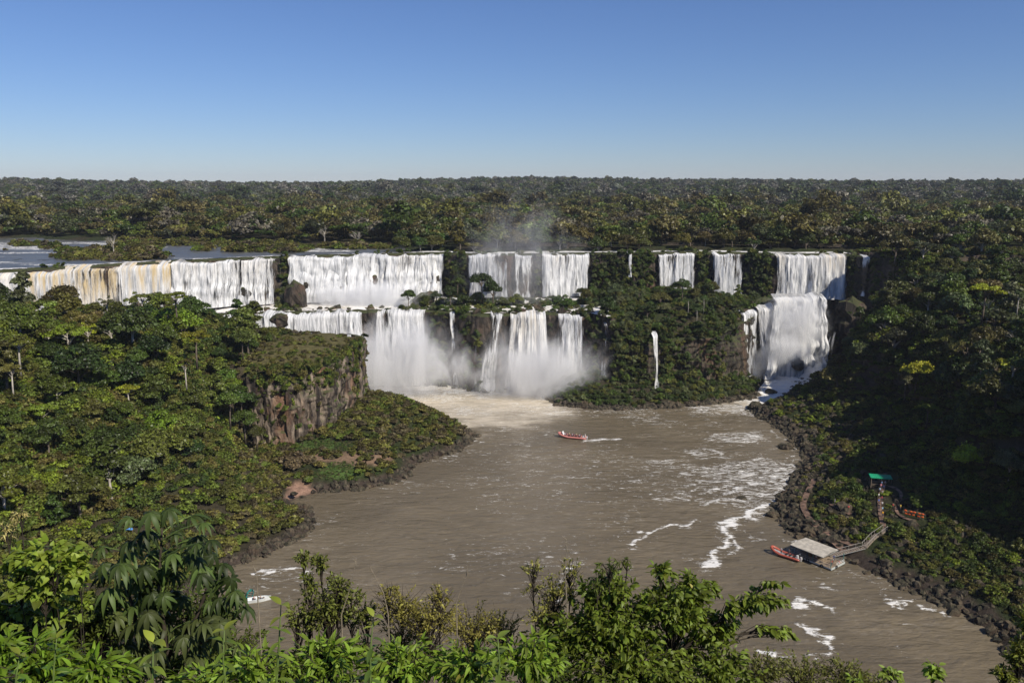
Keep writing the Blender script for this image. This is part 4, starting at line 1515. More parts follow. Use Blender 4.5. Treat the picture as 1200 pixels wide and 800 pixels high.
    p3 = np.minimum.reduce([seg_dist(U, Vv, [(1034, 566), (1030, 585), (1033, 605), (1037, 622), (1010, 645), (995, 658)], False), seg_dist(U, Vv, [(955, 560), (947, 575), (940, 595), (950, 612), (965, 622), (978, 636), (988, 645)], False),
                            seg_dist(U, Vv, [(1040, 572), (1056, 578), (1055, 588), (1048, 596), (1060, 608), (1075, 612)], False), seg_dist(U, Vv, [(972, 592), (985, 598), (996, 604)], False)])
    k3 = (d3 > 6) & (d3 < 45) & (p3 > 7) & ~((np.abs(U - 1032) < 26) & (np.abs(Vv - 566) < 14)) & ~((np.abs(U - 1070) < 22) & (np.abs(Vv - 606) < 12)) & (rs.random(len(x3)) < 0.75)
    x, y, g, dr = np.concatenate([x, x3[k3]]), np.concatenate([y, y3[k3]]), np.concatenate([g, g3[k3]]), np.concatenate([dr, d3[k3]])
    sc = np.concatenate([sc, rs.uniform(0.9, 1.8, int(k3.sum()))])
    lo = (dr < 14) & (rs.random(len(x)) < 0.7)
    scatter('undergrowth', np.stack([x, y, g - 0.15], 1)[~lo], sc[~lo], sh_dark, 'dense bushes covering the right bank', 4)
    scatter('shrubbery', np.stack([x, y, g - 0.15], 1)[lo], sc[lo] * 0.75, sh_dry, 'dry scrub among the rocks of the right shore', 5)
    # islet, benches and cliff faces between the falls
    x, y = jitter((-140, 136), (340, 424), 2.3, 3)
    g = ground_z(x, y)
    di = sdist(x, y, ISLAND)
    U, Vv = proj(x, y, g + 1)
    wetfall = ((U > 425) & (U < 505) & (g < 30))
    bench = (y > le_y(x) + 1.5) & (y < ue_y(x) - 5)
    green_bench = bench & (((x > -50) & (x < -8) & (y < 410)) | ((x > -12) & (x < 42) & (fbm2(x * 0.13, y * 0.13, 5) > 0.48) & (y > 384)) | (x > 42) | ((U > 322) & (U < 352)))
    ok = (((di > 2.0) & (g < 22) & (x > 12)) | green_bench) & (seg_dist(x, y, STREAM, False) > 9.5) & (rs.random(len(x)) < 0.93)
    x, y, g = x[ok], y[ok], g[ok]
    scatter('undergrowth', np.stack([x, y, g - 0.1], 1), rs.uniform(1.2, 2.3, len(x)), sh_isle, 'dark bushes on the islet and the ledges between the falls', 6)
    falls_u = [(-60, 323), (339, 522), (547, 627), (633, 692), (768, 817), (832, 872), (905, 994), (1006, 1021)]
    x = rs.uniform(-120, 180, 3600)
    z = rs.uniform(36, 60.5, 3600)
    y = ue_y(x) - 1.8 - (60 - z) * 0.10
    U, _ = proj(x, y, z)
    ok = np.ones(len(x), bool)
    for a, b in falls_u:
        ok &= ~((U > a - 2) & (U < b + 2))
    pts = [np.stack([x, y, z], 1)[ok]]
    x = rs.uniform(-58, 134, 3600)
    z = rs.uniform(0, 35, 3600)
    y = le_y(x) - 1.9 - (36 - z) * 0.10
    U, _ = proj(x, y, z)
    ok = rs.random(len(x)) < np.interp(U, [470, 500, 560, 690, 720, 780, 800, 870], [0.3, 0.55, 0.2, 0.5, 0.9, 0.8, 0.22, 0.3])
    for a, b in [(260, 426), (436, 502), (525, 537), (566, 592), (594, 642), (648, 686), (703, 715), (762, 773), (864, 1000)]:
        ok &= ~((U > a - 2) & (U < b + 2))
    pts.append(np.stack([x, y, z], 1)[ok])
    x = rs.uniform(-200, 176, 150)
    y = ue_y(x) + rs.uniform(0.5, 5, 150)
    ok = fbm2(x * 0.07, x * 0, 71) > 0.5
    pts.append(np.stack([x, y, np.full(150, UPPER_Z - 0.2)], 1)[ok])
    x = rs.uniform(-60, 44, 60)
    pts.append(np.stack([x, le_y(x) + rs.uniform(0.3, 4, 60), np.full(60, BENCH_Z - 0.1)], 1))
    pts = np.concatenate(pts)
    scatter('ivy', pts, rs.uniform(0.8, 2.4, len(pts)), sh_isle, 'damp ferns and creepers on the cliff faces between the falls', 7, tilt=0.5)
    # islets of scrub in the upper river
    x, y = jitter((-330, 0), (340, 560), 2.6, 4)
    U, Vv = proj(x, y, UPPER_Z)
    n = fbm2(x * 0.03, y * 0.06, 28)
    isl = [(95, 300, 44, 6), (150, 300, 60, 8), (165, 288, 36, 10), (60, 290, 16, 3), (275, 293, 22, 4), (240, 293, 14, 3), (330, 291, 45, 9), (420, 289, 80, 4), (150, 286, 30, 7), (110, 296, 50, 5), (215, 285, 46, 4), (285, 287, 50, 4), (300, 293, 30, 4), (30, 286, 26, 3)]
    k = np.zeros(len(x))
    for cu, cv, ru, rv in isl:
        k = np.maximum(k, 1 - np.hypot((U - cu) / ru, (Vv - cv) / rv))
    ok = (k + (n - 0.5) * 0.7 > 0.22) & (y > ue_y(x) + 4)
    x, y = x[ok], y[ok]
    scatter('shrubbery', np.stack([x, y, np.full(len(x), UPPER_Z - 0.1)], 1), rs.uniform(0.8, 2.2, len(x)) * np.where(rs.random(len(x)) < 0.12, 2.4, 1), sh_dry, 'brown and olive scrub on islets in the upper river', 8)
    # woods on the plateau
    pts, sc = [], []
    yy = 400.0
    while yy < 4700:
        sp = 7.6 + max(0, yy - 420) * 0.0036
        half = 0.69 * yy + 40
        xs = np.arange(-half, half, sp)
        r2 = rs.uniform(-.5, .5, (2, len(xs))) * sp
        pts.append(np.stack([xs + r2[0], yy + r2[1]], 1))
        sc.append(np.full(len(xs), sp))
        yy += sp
    pts, sc = np.concatenate(pts), np.concatenate(sc)
    x, y = pts.T
    du = np.where(inside(x, y, UPPER_POLY), 1, -1) * seg_dist(x, y, UPPER_EDGE, False)
    g = ground_z(x, y)
    riverish = (g < UPPER_Z + 0.55) & (y < 620)
    ok = (du > 14) & ~riverish & ~((x < -52) & (y < 548 - 0.3 * np.clip(x + 339, 0, 400))) & ~((x < 178) & (du < 19)) & ~((x > 165) & (y < 425))
    x, y, g, sc = x[ok], y[ok], g[ok], sc[ok]
    far = np.hypot(x, y)
    s_ = sc * (0.42 + 0.55 * rs.random(len(x)) ** 1.6) * (1 + 0.12 * sstep(1500, 500, far)) * np.where((rs.random(len(x)) < 0.035), 1 + 0.7 * sstep(3000, 1200, far), 1)
    pts = np.stack([x, y, g + (0.75 * rs.random(len(x)) - 0.05) * s_], 1)
    nr = far + (fbm2(x * 0.006, y * 0.006, 44) - 0.5) * 400 < 1150
    scatter('forest', pts[nr], s_[nr], near_wood, 'brown, olive and green dry season forest just behind the falls', 9)
    scatter('far_forest', pts[~nr], s_[~nr] * 0.95, far_wood, 'grey green forest covering the far low hills to the horizon', 10)
    # rubble along the shores
    rocks = hidden_collection('rock')
    for i in range(5):
        r2 = np.random.default_rng(900 + i)
        mb = MB()
        nlat, nlon = 3, 5
        vs = [(0, 0, -0.6)]
        for a in range(1, nlat):
            for b in range(nlon):
                th, ph = math.pi * a / nlat, math.tau * b / nlon
                q = r2.uniform(0.6, 1.3)
                vs.append((q * math.sin(th) * math.cos(ph), q * math.sin(th) * math.sin(ph) * 0.8, -0.65 * q * math.cos(th)))
        vs.append((0, 0, 0.6))
        fs = [(0, 1 + (b + 1) % nlon, 1 + b) for b in range(nlon)]
        for a in range(nlat - 2):
            for b in range(nlon):
                q = 1 + a * nlon
                fs.append((q + b, q + (b + 1) % nlon, q + nlon + (b + 1) % nlon, q + nlon + b))
        q = 1 + (nlat - 2) * nlon
        fs += [(q + b, q + (b + 1) % nlon, len(vs) - 1) for b in range(nlon)]
        ro = bpy.data.objects.new('rock', mb.add(vs, fs).mesh('rock', M['boulder']))
        rocks.objects.link(ro)
    for nm, shp, box, dmax, lab, sd_ in (('left', LEFT_SHORE, ((-95, 0), (150, 352)), 4.0, 'dark broken rock along the waterline of the left bank', 1),
                                         ('right', RIGHT_SHORE, ((74, 150), (140, 420)), 7.5, 'dark broken rock along the waterline of the right bank', 2),
                                         ('isle', ISLAND, ((10, 128), (336, 400)), 3.0, 'dark broken rock round the foot of the islet', 3)):
        r2 = np.random.default_rng(sd_)
        n = 30000
        x, y = r2.uniform(*box[0], n), r2.uniform(*box[1], n)
        d = sdist(x, y, shp)
        dens = np.where(d > 0, np.clip(1 - d / dmax, 0, 1), np.clip(1 + d / 1.6, 0, 1))
        if nm == 'right':
            dens = np.maximum(dens, 0.16 * (d > 0) * (d < 28))
            dens *= np.where((x > 84.5) & (x < 92) & (y > 190) & (y < 203), 0.25, 1)
        if nm == 'left':
            U, Vv = proj(x, y, 1)
            dens *= np.where((U > 335) & (U < 372) & (Vv > 562) & (Vv < 590), 0.12, 1)
        ok = r2.random(n) < dens * 0.8
        x, y = x[ok], y[ok]
        scatter('rubble', np.stack([x, y, np.maximum(ground_z(x, y), -0.3) + 0.1], 1), np.abs(r2.normal(0, 0.75, len(x))) + 0.35, rocks, lab, 20 + sd_, tilt=0.5)


if True:
    wet = hidden_collection('wet_rock')
    for ro in rocks.objects:
        m2 = ro.data.copy()
        m2.materials.clear()
        m2.materials.append(M['wet_rock'])
        wet.objects.link(bpy.data.objects.new('wet_rock', m2))
    r2 = np.random.default_rng(61)
    x = np.concatenate([r2.uniform(-135, 42, 90), r2.uniform(-120, 42, 60), r2.uniform(-66, 36, 90)])
    y = np.concatenate([le_y(x[:90]) + r2.uniform(0.5, 7, 90), ue_y(x[90:150]) - r2.uniform(4, 12, 60), le_y(x[150:]) - r2.uniform(3, 8, 90)])
    z = np.concatenate([np.full(150, BENCH_Z + 0.2), np.full(90, 0.2)])
    scatter('rubble', np.stack([x, y, z], 1), np.abs(r2.normal(0, 1.3, 240)) + 0.6, wet, 'wet black rocks on the ledges and at the foot of the falls', 44, tilt=0.6)


# ------------------------------------------------------------------ boulders one can pick out
def boulder(x, y, z, r, label, mat='boulder', sq=0.7, seed=1):
    rs_ = np.random.default_rng(seed)
    nlat, nlon = 9, 14
    th = np.linspace(0.02, math.pi - 0.02, nlat)
    ph = np.linspace(0, math.tau, nlon, endpoint=False)
    T, P_ = np.meshgrid(th, ph, indexing='ij')
    d = np.stack([np.sin(T) * np.cos(P_), np.sin(T) * np.sin(P_), np.cos(T)], -1)
    q = 0.7 + 0.75 * (noise3(d[..., 0] * 1.6 + seed, d[..., 1] * 1.6, d[..., 2] * 1.6, seed) - 0.3) + 0.25 * (noise3(d[..., 0] * 5, d[..., 1] * 5, d[..., 2] * 5 + seed, seed) - 0.5)
    V = d * q[..., None] * r * np.array([1.15, 0.9, sq])
    Fq = []
    for i in range(nlat - 1):
        for j in range(nlon):
            Fq.append((i * nlon + j, (i + 1) * nlon + j, (i + 1) * nlon + (j + 1) % nlon, i * nlon + (j + 1) % nlon))
    me = npmesh('boulder', V.reshape(-1, 3), np.array(Fq), M[mat])
    o = link('boulder', me, None, (x, y, z))
    return tag(o, label, 'boulder', 'boulders in and beside the river')


for i, (u, v, z, r, lab) in enumerate([
    (560, 511, 0.0, 1.7, 'black boulder in the river off the tip of the promontory'),
    (869, 584, 0.0, 1.5, 'flat dark rock awash in the river off the right shore'),
    (903, 459, 1.8, 2.6, 'dark mossy rock in the middle of the white rapids'),
    (914, 466, 1.2, 1.5, 'small round rock in the rapids below the mossy one'),
    (885, 477, 0.6, 4.2, 'big bush-topped rock where the rapids meet the river'),
    (895, 480, 0.6, 3.0, 'broad dark rock beside the bush-topped rock'),
    (940, 478, 1.5, 3.2, 'craggy brown rock on the shore below the gorge'),
    (921, 523, 0.6, 2.6, 'low black rock at the edge of the right shore'),
    (345, 578, 2.2, 1.3, 'lone brown rock lying on the pink sand'),
    (420, 543, 3.2, 2.0, 'brown rock between the meadow and the promontory'),
    (655, 470, 0.4, 2.6, 'dark rock at the river end of the islet'),
    (885, 437, 4.0, 3.0, 'rock half hidden in spray at the gorge mouth'),
    (1142, 706, 0.8, 2.2, 'reddish boulder on the shore in front of the dark slope'),
    (1078, 672, 0.8, 1.8, 'reddish boulder beside the water right of the dock'),
    (838, 467, 0.3, 1.4, 'small rock at the islet shore near the rapids'),
    (905, 602, 0.6, 1.9, 'pointed brown rock on the shore where the foam begins'),
]):
    bx_, by_ = at(u, v, z)
    boulder(bx_, by_, z, r, lab, 'boulder', 0.62, 40 + i)
boulder(*at(345, 389, 34), 33.8, 1.5, 'dark boulder perched on top of the rock tower', 'boulder', 0.9, 77)
boulder(*at(303, 390, 34), 33.8, 2.2, 'bushy rock knob on top of the rock tower by the forest', 'boulder', 0.7, 78)
boulder(*at(345, 346, 42), 39, 5.5, 'dark rock outcrop parting the two wide white curtains', 'wet_rock', 1.9, 79)
boulder(167, 399, 31, 8.0, 'dark mossy rock shoulder right of the gorge chute', 'wet_rock', 1.3, 82)
boulder(137, 383, 10, 3.2, 'wet rock at the foot of the gorge chute', 'wet_rock', 1.0, 85)
boulder(125, 402, 36, 6.0, 'mossy ledge above the pair of straight white strands', 'wet_rock', 0.6, 83)
boulder(*at(328, 372, 37), 36, 4.2, 'rounded rock at the foot of the outcrop in the spray', 'wet_rock', 0.9, 80)
for i, (u, z, r, lab) in enumerate([(437, 47, 2.4, 'wet rock jutting out of the widest curtain at half height'), (468, 43, 3.0, 'broad wet rock low in the widest curtain'),
                                    (399, 42.5, 2.6, 'low wet rock near the outcrop end of the widest curtain'), (361, 45, 2.8, 'wet rock in the widest curtain next to the outcrop'),
                                    (507, 46, 2.6, 'wet rock at the island end of the widest curtain'), (231, 42, 3.0, 'wet rock at the foot of the curtain beside the tan fall'),
                                    (301, 43, 3.0, 'wet rock at the foot of that curtain near the outcrop'), (572, 44, 2.2, 'wet rock in the fall of separate strands')]):
    x = (u - 600) / FPX * 413
    boulder(x, float(ue_y(x)) - 5.6, z, r, lab, 'wet_rock', 1.2, 90 + i)
boulder(*at(498, 348, 40), 38.5, 5.0, 'blocky brown rock beside the end of the widest curtain', 'wet_rock', 1.0, 81)


# ------------------------------------------------------------------ people
def skin_mesh(name, joints, bones, mat, sub=1):
    """one continuous surface grown round a skeleton; joints: {name: (position, radius)}"""
    keys = list(joints)
    idx = {k: i for i, k in enumerate(keys)}
    m = bpy.data.meshes.new(name)
    m.from_pydata([joints[k][0] for k in keys], [(idx[a], idx[b]) for a, b in bones], [])
    o = bpy.data.objects.new(name, m)
    C.objects.link(o)
    md = o.modifiers.new('skin', 'SKIN')
    md.use_smooth_shade = True
    for i, k in enumerate(keys):
        r = joints[k][1]
        m.skin_vertices[0].data[i].radius = (r, r) if not isinstance(r, tuple) else r
    m.skin_vertices[0].data[0].use_root = True
    if sub:
        sb = o.modifiers.new('sub', 'SUBSURF')
        sb.levels = sub
        sb.render_levels = sub
    dg = bpy.context.evaluated_depsgraph_get()
    me = bpy.data.meshes.new_from_object(o.evaluated_get(dg))
    me.name = name
    me.materials.clear()
    me.materials.append(mat)
    bpy.data.objects.remove(o)
    return me


def pose_joints(pose):
    """skeleton of a 1.72 m figure facing -Y, feet (or seat) on z = 0"""
    J = {}
    seat = pose == 'seated'
    hip = 0.10 if seat else 0.90
    J['pelvis'] = ((0, 0.0, hip), 0.115)
    J['waist'] = ((0, 0.0, hip + 0.18), 0.105)
    J['chest'] = ((0, -0.01 if not seat else -0.04, hip + 0.38), 0.125)
    J['neck0'] = ((0, -0.01, hip + 0.54), 0.055)
    J['neck'] = ((0, -0.02, hip + 0.61), 0.048)
    J['head'] = ((0, -0.035, hip + 0.70), 0.085)
    J['crown'] = ((0, -0.03, hip + 0.80), 0.065)
    J['nose'] = ((0, -0.125, hip + 0.69), 0.016)
    for s, k in ((-1, 'l'), (1, 'r')):
        J['sh' + k] = ((s * 0.19, 0, hip + 0.48), 0.058)
        if pose == 'seated':
            J['el' + k] = ((s * 0.25, -0.10, hip + 0.22), 0.042)
            J['wr' + k] = ((s * 0.18, -0.32, hip + 0.16), 0.03)
            dr = (0, -1, -0.1)
        elif pose == 'walk':
            J['el' + k] = ((s * 0.24, 0.06 * s, hip + 0.20), 0.042)
            J['wr' + k] = ((s * 0.24, -0.10 + 0.10 * s, hip - 0.02), 0.03)
            dr = (0, -0.25, -1)
        else:
            J['el' + k] = ((s * 0.25, 0.02, hip + 0.20), 0.042)
            J['wr' + k] = ((s * 0.24, -0.06, hip - 0.03), 0.03)
            dr = (0, -0.15, -1)
        wv = Vector(J['wr' + k][0])
        dr = Vector(dr).normalized()
        J['palm' + k] = (tuple(wv + dr * 0.07), (0.030, 0.018))
        for f in range(4):
            b = wv + dr * 0.10 + Vector((0, (f - 1.5) * 0.02, 0) if abs(dr.z) > 0.5 else ((f - 1.5) * 0.02, 0, 0))
            J['f%d%s' % (f, k)] = (tuple(b), 0.009)
            J['g%d%s' % (f, k)] = (tuple(b + dr * (0.07 - 0.008 * abs(f - 1.3)) + Vector((-s * 0.015, -0.01, 0))), 0.007)
        J['t' + k] = (tuple(wv + dr * 0.07 + Vector((-s * 0.02, -0.045, 0))), 0.009)
        J['hip' + k] = ((s * 0.095, 0, hip - 0.06), 0.09)
        if seat:
            J['kn' + k] = ((s * 0.12, -0.44, hip - 0.02), 0.058)
            J['an' + k] = ((s * 0.12, -0.42, hip - 0.42), 0.038)
            J['toe' + k] = ((s * 0.13, -0.60, hip - 0.46), 0.032)
        else:
            st = (0.16 * s) if pose == 'walk' else 0.015 * s
            J['kn' + k] = ((s * 0.10, -0.03 - st * 0.7, 0.48), 0.058)
            J['an' + k] = ((s * 0.10, 0.03 - st * 1.1, 0.07), 0.038)
            J['toe' + k] = ((s * 0.12, -0.15 - st * 1.1, 0.03), 0.03)
    return J


def bones_of(J):
    B = [('pelvis', 'waist'), ('waist', 'chest'), ('chest', 'neck0'), ('neck0', 'neck'), ('neck', 'head'), ('head', 'crown'), ('head', 'nose')]
    for k in 'lr':
        B += [('chest', 'sh' + k), ('sh' + k, 'el' + k), ('el' + k, 'wr' + k), ('wr' + k, 'palm' + k), ('palm' + k, 't' + k),
              ('pelvis', 'hip' + k), ('hip' + k, 'kn' + k), ('kn' + k, 'an' + k), ('an' + k, 'toe' + k)]
        for f in range(4):
            B += [('palm' + k, 'f%d%s' % (f, k)), ('f%d%s' % (f, k), 'g%d%s' % (f, k))]
    return B


def grow(J, keys, add):
    return {k: (J[k][0], (J[k][1] + add) if not isinstance(J[k][1], tuple) else tuple(q + add for q in J[k][1])) for k in keys}


FIG = {}
for pz in ('stand', 'walk', 'seated'):
    J = pose_joints(pz)
    body = skin_mesh('body', J, bones_of(J), M['skin'], 1)
    JS = grow(J, ['waist', 'pelvis', 'chest', 'neck0', 'shl', 'shr', 'ell', 'elr'], 0.022)
    JS['neck0'] = (JS['neck0'][0], 0.07)
    for k in ('ell', 'elr'):
        a, b = Vector(J['sh' + k[2]][0]), Vector(J[k][0])
        JS[k] = (tuple(a.lerp(b, 0.8)), 0.062)
    shirt = skin_mesh('shirt', JS, [('waist', 'pelvis'), ('waist', 'chest'), ('chest', 'neck0'), ('chest', 'shl'), ('chest', 'shr'), ('shl', 'ell'), ('shr', 'elr')], M['cloth'], 1)
    JV = grow(J, ['chest', 'waist', 'pelvis', 'shl', 'shr'], 0.05)
    JV['pelvis'] = (tuple(Vector(J['pelvis'][0]) + Vector((0, 0, 0.08))), 0.14)
    for k in 'lr':
        JV['sh' + k] = (tuple(Vector(J['sh' + k][0]) * 1.0 + Vector((0.05 if k == 'l' else -0.05, 0, 0.02))), 0.075)
    vest = skin_mesh('life_jacket', JV, [('chest', 'waist'), ('waist', 'pelvis'), ('chest', 'shl'), ('chest', 'shr')], M['cloth'], 1)
    JT = grow(J, ['pelvis', 'hipl', 'hipr', 'knl', 'knr', 'anl', 'anr'], 0.016)
    tr = skin_mesh('trousers', JT, [('pelvis', 'hipl'), ('pelvis', 'hipr'), ('hipl', 'knl'), ('hipr', 'knr'), ('knl', 'anl'), ('knr', 'anr')], M['cloth'], 1)
    hp = J['head'][0]
    hair = skin_mesh('hair', {'a': ((hp[0], hp[1] + 0.02, hp[2] + 0.06), 0.088), 'b': ((hp[0], hp[1] + 0.055, hp[2] - 0.01), 0.07)}, [('a', 'b')], M['cloth'], 1)
    FIG[pz] = (body, shirt, vest, tr, hair)
SKINS = [(0.42, 0.26, 0.18), (0.30, 0.18, 0.11), (0.50, 0.33, 0.24)]
HAIRS = [(0.02, 0.015, 0.01), (0.06, 0.035, 0.02), (0.15, 0.1, 0.05)]


def person(x, y, z, rz, pz, top, legs, label, group, vest=None, seed=0):
    o = thing('person', (x, y, z), label, 'person', group, rz)
    b, s_, v_, t_, h_ = FIG[pz]
    for nm, me, col in (('body', b, SKINS[seed % 3]), ('shirt', s_, top), ('trousers', t_, legs), ('hair', h_, HAIRS[(seed // 3) % 3])) + ((('life_jacket', v_, vest),) if vest else ()):
        c = link(nm, me, o)
        c.color = tuple(col) + (1,)
    return o


# ------------------------------------------------------------------ boats
def spin(p, rz, o):
    c, s = math.cos(rz), math.sin(rz)
    return o[0] + p[0] * c - p[1] * s, o[1] + p[0] * s + p[1] * c, o[2] + p[2]


def inflatable(loc, rz, L, Wd, col, label, engines=2, rows=5):
    """rigid inflatable boat, bow towards +X"""
    b = thing('boat', loc, label, 'boat', None, rz)
    r = Wd * 0.125
    pts = []
    for t in np.linspace(0, 1, 25):
        a = (t - 0.5) * 2                               # -1 port stern .. 1 starboard stern
        s = abs(a)
        if s > 0.42:
            x = -L / 2 + (1 - s) / 0.58 * L * 0.62
            y = math.copysign(Wd / 2 - r, a)
        else:
            q = s / 0.42
            x = L * 0.12 + (L / 2 - L * 0.12) * math.cos(q * math.pi / 2) ** 0.8
            y = math.copysign((Wd / 2 - r) * math.sin(q * math.pi / 2) ** 0.85, a)
        z = 0.45 + 1.05 * max(0, (x - L * 0.1) / (L * 0.4)) ** 1.7
        pts.append((x, y, z))
    rad = [r * (0.6 if i in (0, 24) else 1.0) for i in range(25)]
    tb = MB().tube(pts, rad, 10).build('tube', M['paint'], b, smooth=True)
    tb.color = tuple(col) + (1,)
    k2 = MB().tube([(p[0], p[1] * 1.0 + math.copysign(r * 0.98, p[1]) * (1 if abs(p[1]) > 0.2 else 0), p[2] + 0.02) for p in pts], 0.05, 5).build('rubbing_strake', M['dark'], b)
    hull = MB()
    vs, fs = [], []
    n = 9
    for i in range(n):
        t = i / (n - 1)
        x = -L / 2 + 0.1 + t * (L * 0.93)
        w_ = (Wd / 2 - r) * (1 - max(0, (t - 0.55) / 0.45) ** 2.2)
        lift = 0.75 * max(0, (t - 0.6) / 0.4) ** 1.8
        vs += [(x, -w_, 0.42 + lift), (x, 0, -0.25 + lift * 1.1), (x, w_, 0.42 + lift)]
    for i in range(n - 1):
        a = i * 3
        fs += [(a, a + 3, a + 4, a + 1), (a + 1, a + 4, a + 5, a + 2), (a, a + 2, a + 5, a + 3)]
    fs += [(0, 1, 2)]
    hull.add(vs, fs).build('hull', M['metal'], b)
    for i in range(rows):
        x = -L * 0.26 + i * L * 0.125
        dz = 0.3 if rows > 3 else 0.0
        MB().box((x, 0, 0.62 + dz), (0.42, Wd - 2.4 * r, 0.1)).box((x, 0, 0.45 + dz / 2), (0.25, Wd - 3.4 * r, 0.25 + dz)).box((x - 0.2, 0, 0.78 + dz), (0.06, Wd - 2.6 * r, 0.3)).build('bench', M['dark'], b)
    cn = MB().box((-L * 0.38, 0, 0.85), (0.5, 0.7, 0.8), taper=0.8).build('console', M['paint'], b)
    cn.color = (0.8, 0.8, 0.78, 1)
    MB().tube([(-L * 0.44, -0.55, 0.5), (-L * 0.44, -0.55, 1.7), (-L * 0.44, 0.55, 1.7), (-L * 0.44, 0.55, 0.5)], 0.035, 6).build('roll_bar', M['metal'], b)
    for i in range(engines):
        y = (i - (engines - 1) / 2) * 0.75
        e = MB().box((-L / 2 - 0.15, y, 0.95), (0.5, 0.42, 0.55), taper=0.75).box((-L / 2 - 0.2, y, 0.45), (0.24, 0.18, 0.7)).build('outboard_engine', M['paint'], b)
        e.color = (0.75, 0.75, 0.74, 1) if i else (0.05, 0.05, 0.055, 1)
    return b


bx_, by_ = at(671, 513, 0)
BRZ = math.radians(163)
tour = inflatable((bx_, by_, 0.05), BRZ, 11.0, 3.4, (0.58, 0.22, 0.18), 'reddish pink inflatable tour boat full of passengers in midstream')
wsh = MB().add([(3.3, -1.0, 1.0), (3.3, 1.0, 1.0), (3.9, 0.85, 2.25), (3.9, -0.85, 2.25), (3.36, -1.0, 1.0), (3.36, 1.0, 1.0), (3.96, 0.85, 2.25), (3.96, -0.85, 2.25)],
               [(0, 1, 2, 3), (7, 6, 5, 4), (0, 4, 5, 1), (1, 5, 6, 2), (2, 6, 7, 3), (3, 7, 4, 0)]).build('spray_screen', M['paint'], tour)
wsh.color = (0.78, 0.8, 0.8, 1)
VESTS = [(0.30, 0.05, 0.06), (0.24, 0.05, 0.09), (0.35, 0.08, 0.06), (0.22, 0.06, 0.12)]
SHIRTS = [(0.6, 0.6, 0.6), (0.12, 0.18, 0.4), (0.05, 0.05, 0.06), (0.45, 0.12, 0.1), (0.3, 0.5, 0.35), (0.6, 0.5, 0.2)]
SHN = ['white', 'blue', 'black', 'red', 'green', 'mustard']
ORD = ['first', 'second', 'third', 'fourth', 'fifth']
k = 0
for i in range(5):
    for j, side in enumerate(('shore side', 'middle', 'near side')):
        x = -11.0 * 0.26 + i * 11.0 * 0.125
        y = (j - 1) * 0.62
        px_, py_, pz_ = spin((x, y, 1.02), BRZ, (bx_, by_, 0.05))
        person(px_, py_, pz_, BRZ + math.pi / 2, 'seated', SHIRTS[(k * 5 + 2) % 6], (0.05, 0.06, 0.09),
               'seated passenger in dark red life jacket, %s bench from the stern, %s' % (ORD[i], side), 'passengers of the tour boat', VESTS[k % 4], k)
        k += 1
px_, py_, pz_ = spin((-4.9, 0.3, 0.5), BRZ, (bx_, by_, 0.05))
person(px_, py_, pz_, BRZ + math.pi / 2, 'stand', (0.8, 0.8, 0.78), (0.7, 0.7, 0.68), 'standing helmsman in white at the stern of the tour boat', 'crew of the tour boat', None, 2)
px_, py_, pz_ = spin((-4.5, -0.7, 0.5), BRZ, (bx_, by_, 0.05))
person(px_, py_, pz_, BRZ + math.pi / 2, 'stand', (0.04, 0.04, 0.05), (0.04, 0.04, 0.05), 'standing crew member in black beside the helmsman', 'crew of the tour boat', None, 4)

# the boat moored beyond the dock
DOCK_O = np.array(at(972, 668, 0.0))                     # near corner of the dock
ax_l = np.array((-6.3, 8.2)); ax_l /= np.hypot(*ax_l)    # along the dock, away from the lookout
ax_w = np.array((0.87, 0.49))                            # across, towards the bank
DRZ = math.atan2(ax_l[1], ax_l[0])
rx, ry = at(921, 651, 0.2)
moored = inflatable((rx, ry, 0.05), DRZ + 0.18, 8.0, 2.8, (0.42, 0.10, 0.06), 'orange red inflatable boat moored beyond the roofed dock', 2, 3)
for i, (lx, ly) in enumerate(((1.2, 0.3), (-0.6, -0.4))):
    px_, py_, pz_ = spin((lx, ly, 0.5), DRZ + 0.18, (rx, ry, 0.05))
    person(px_, py_, pz_, 2.0 + i, 'stand', ((0.75, 0.75, 0.73), (0.06, 0.06, 0.08))[i], (0.06, 0.06, 0.09), ('crew member in white standing at the bow of the moored boat', 'crew member in dark clothes standing in the middle of the moored boat')[i], 'crew on the moored boat', None, i)


def rowing_boat(loc, rz, L, Wd, col, label):
    b = thing('boat', loc, label, 'boat', None, rz)
    n = 13
    vs, fs = [], []
    for i in range(n):
        t = i / (n - 1)
        x = -L / 2 + L * t
        w_ = Wd / 2 * (max(0.0, 1 - (2 * t - 0.85) ** 2 * (0.25 if t < 0.42 else 0.75))) ** 0.8 * (1 - max(0, t - .8) * 3.5)
        w_ = max(w_, 0.05)
        h = 0.75 + 0.35 * max(0, t - 0.5) ** 1.5
        vs += [(x, -w_, h), (x, -w_ * 0.72, -0.15), (x, w_ * 0.72, -0.15), (x, w_, h), (x, w_ * 0.86, h), (x, w_ * 0.62, 0.12), (x, -w_ * 0.62, 0.12), (x, -w_ * 0.86, h)]
    for i in range(n - 1):
        for k in range(8):
            fs.append((i * 8 + k, (i + 1) * 8 + k, (i + 1) * 8 + (k + 1) % 8, i * 8 + (k + 1) % 8))
    fs += [tuple(range(8)), tuple((n - 1) * 8 + 7 - k for k in range(8))]
    h = MB().add(vs, fs).build('hull', M['paint'], b)
    h.color = tuple(col) + (1,)
    for i in range(3):
        MB().box((-L * 0.25 + i * L * 0.22, 0, 0.5), (0.35, Wd * 0.74, 0.06)).build('bench', M['wood'], b)
    return b


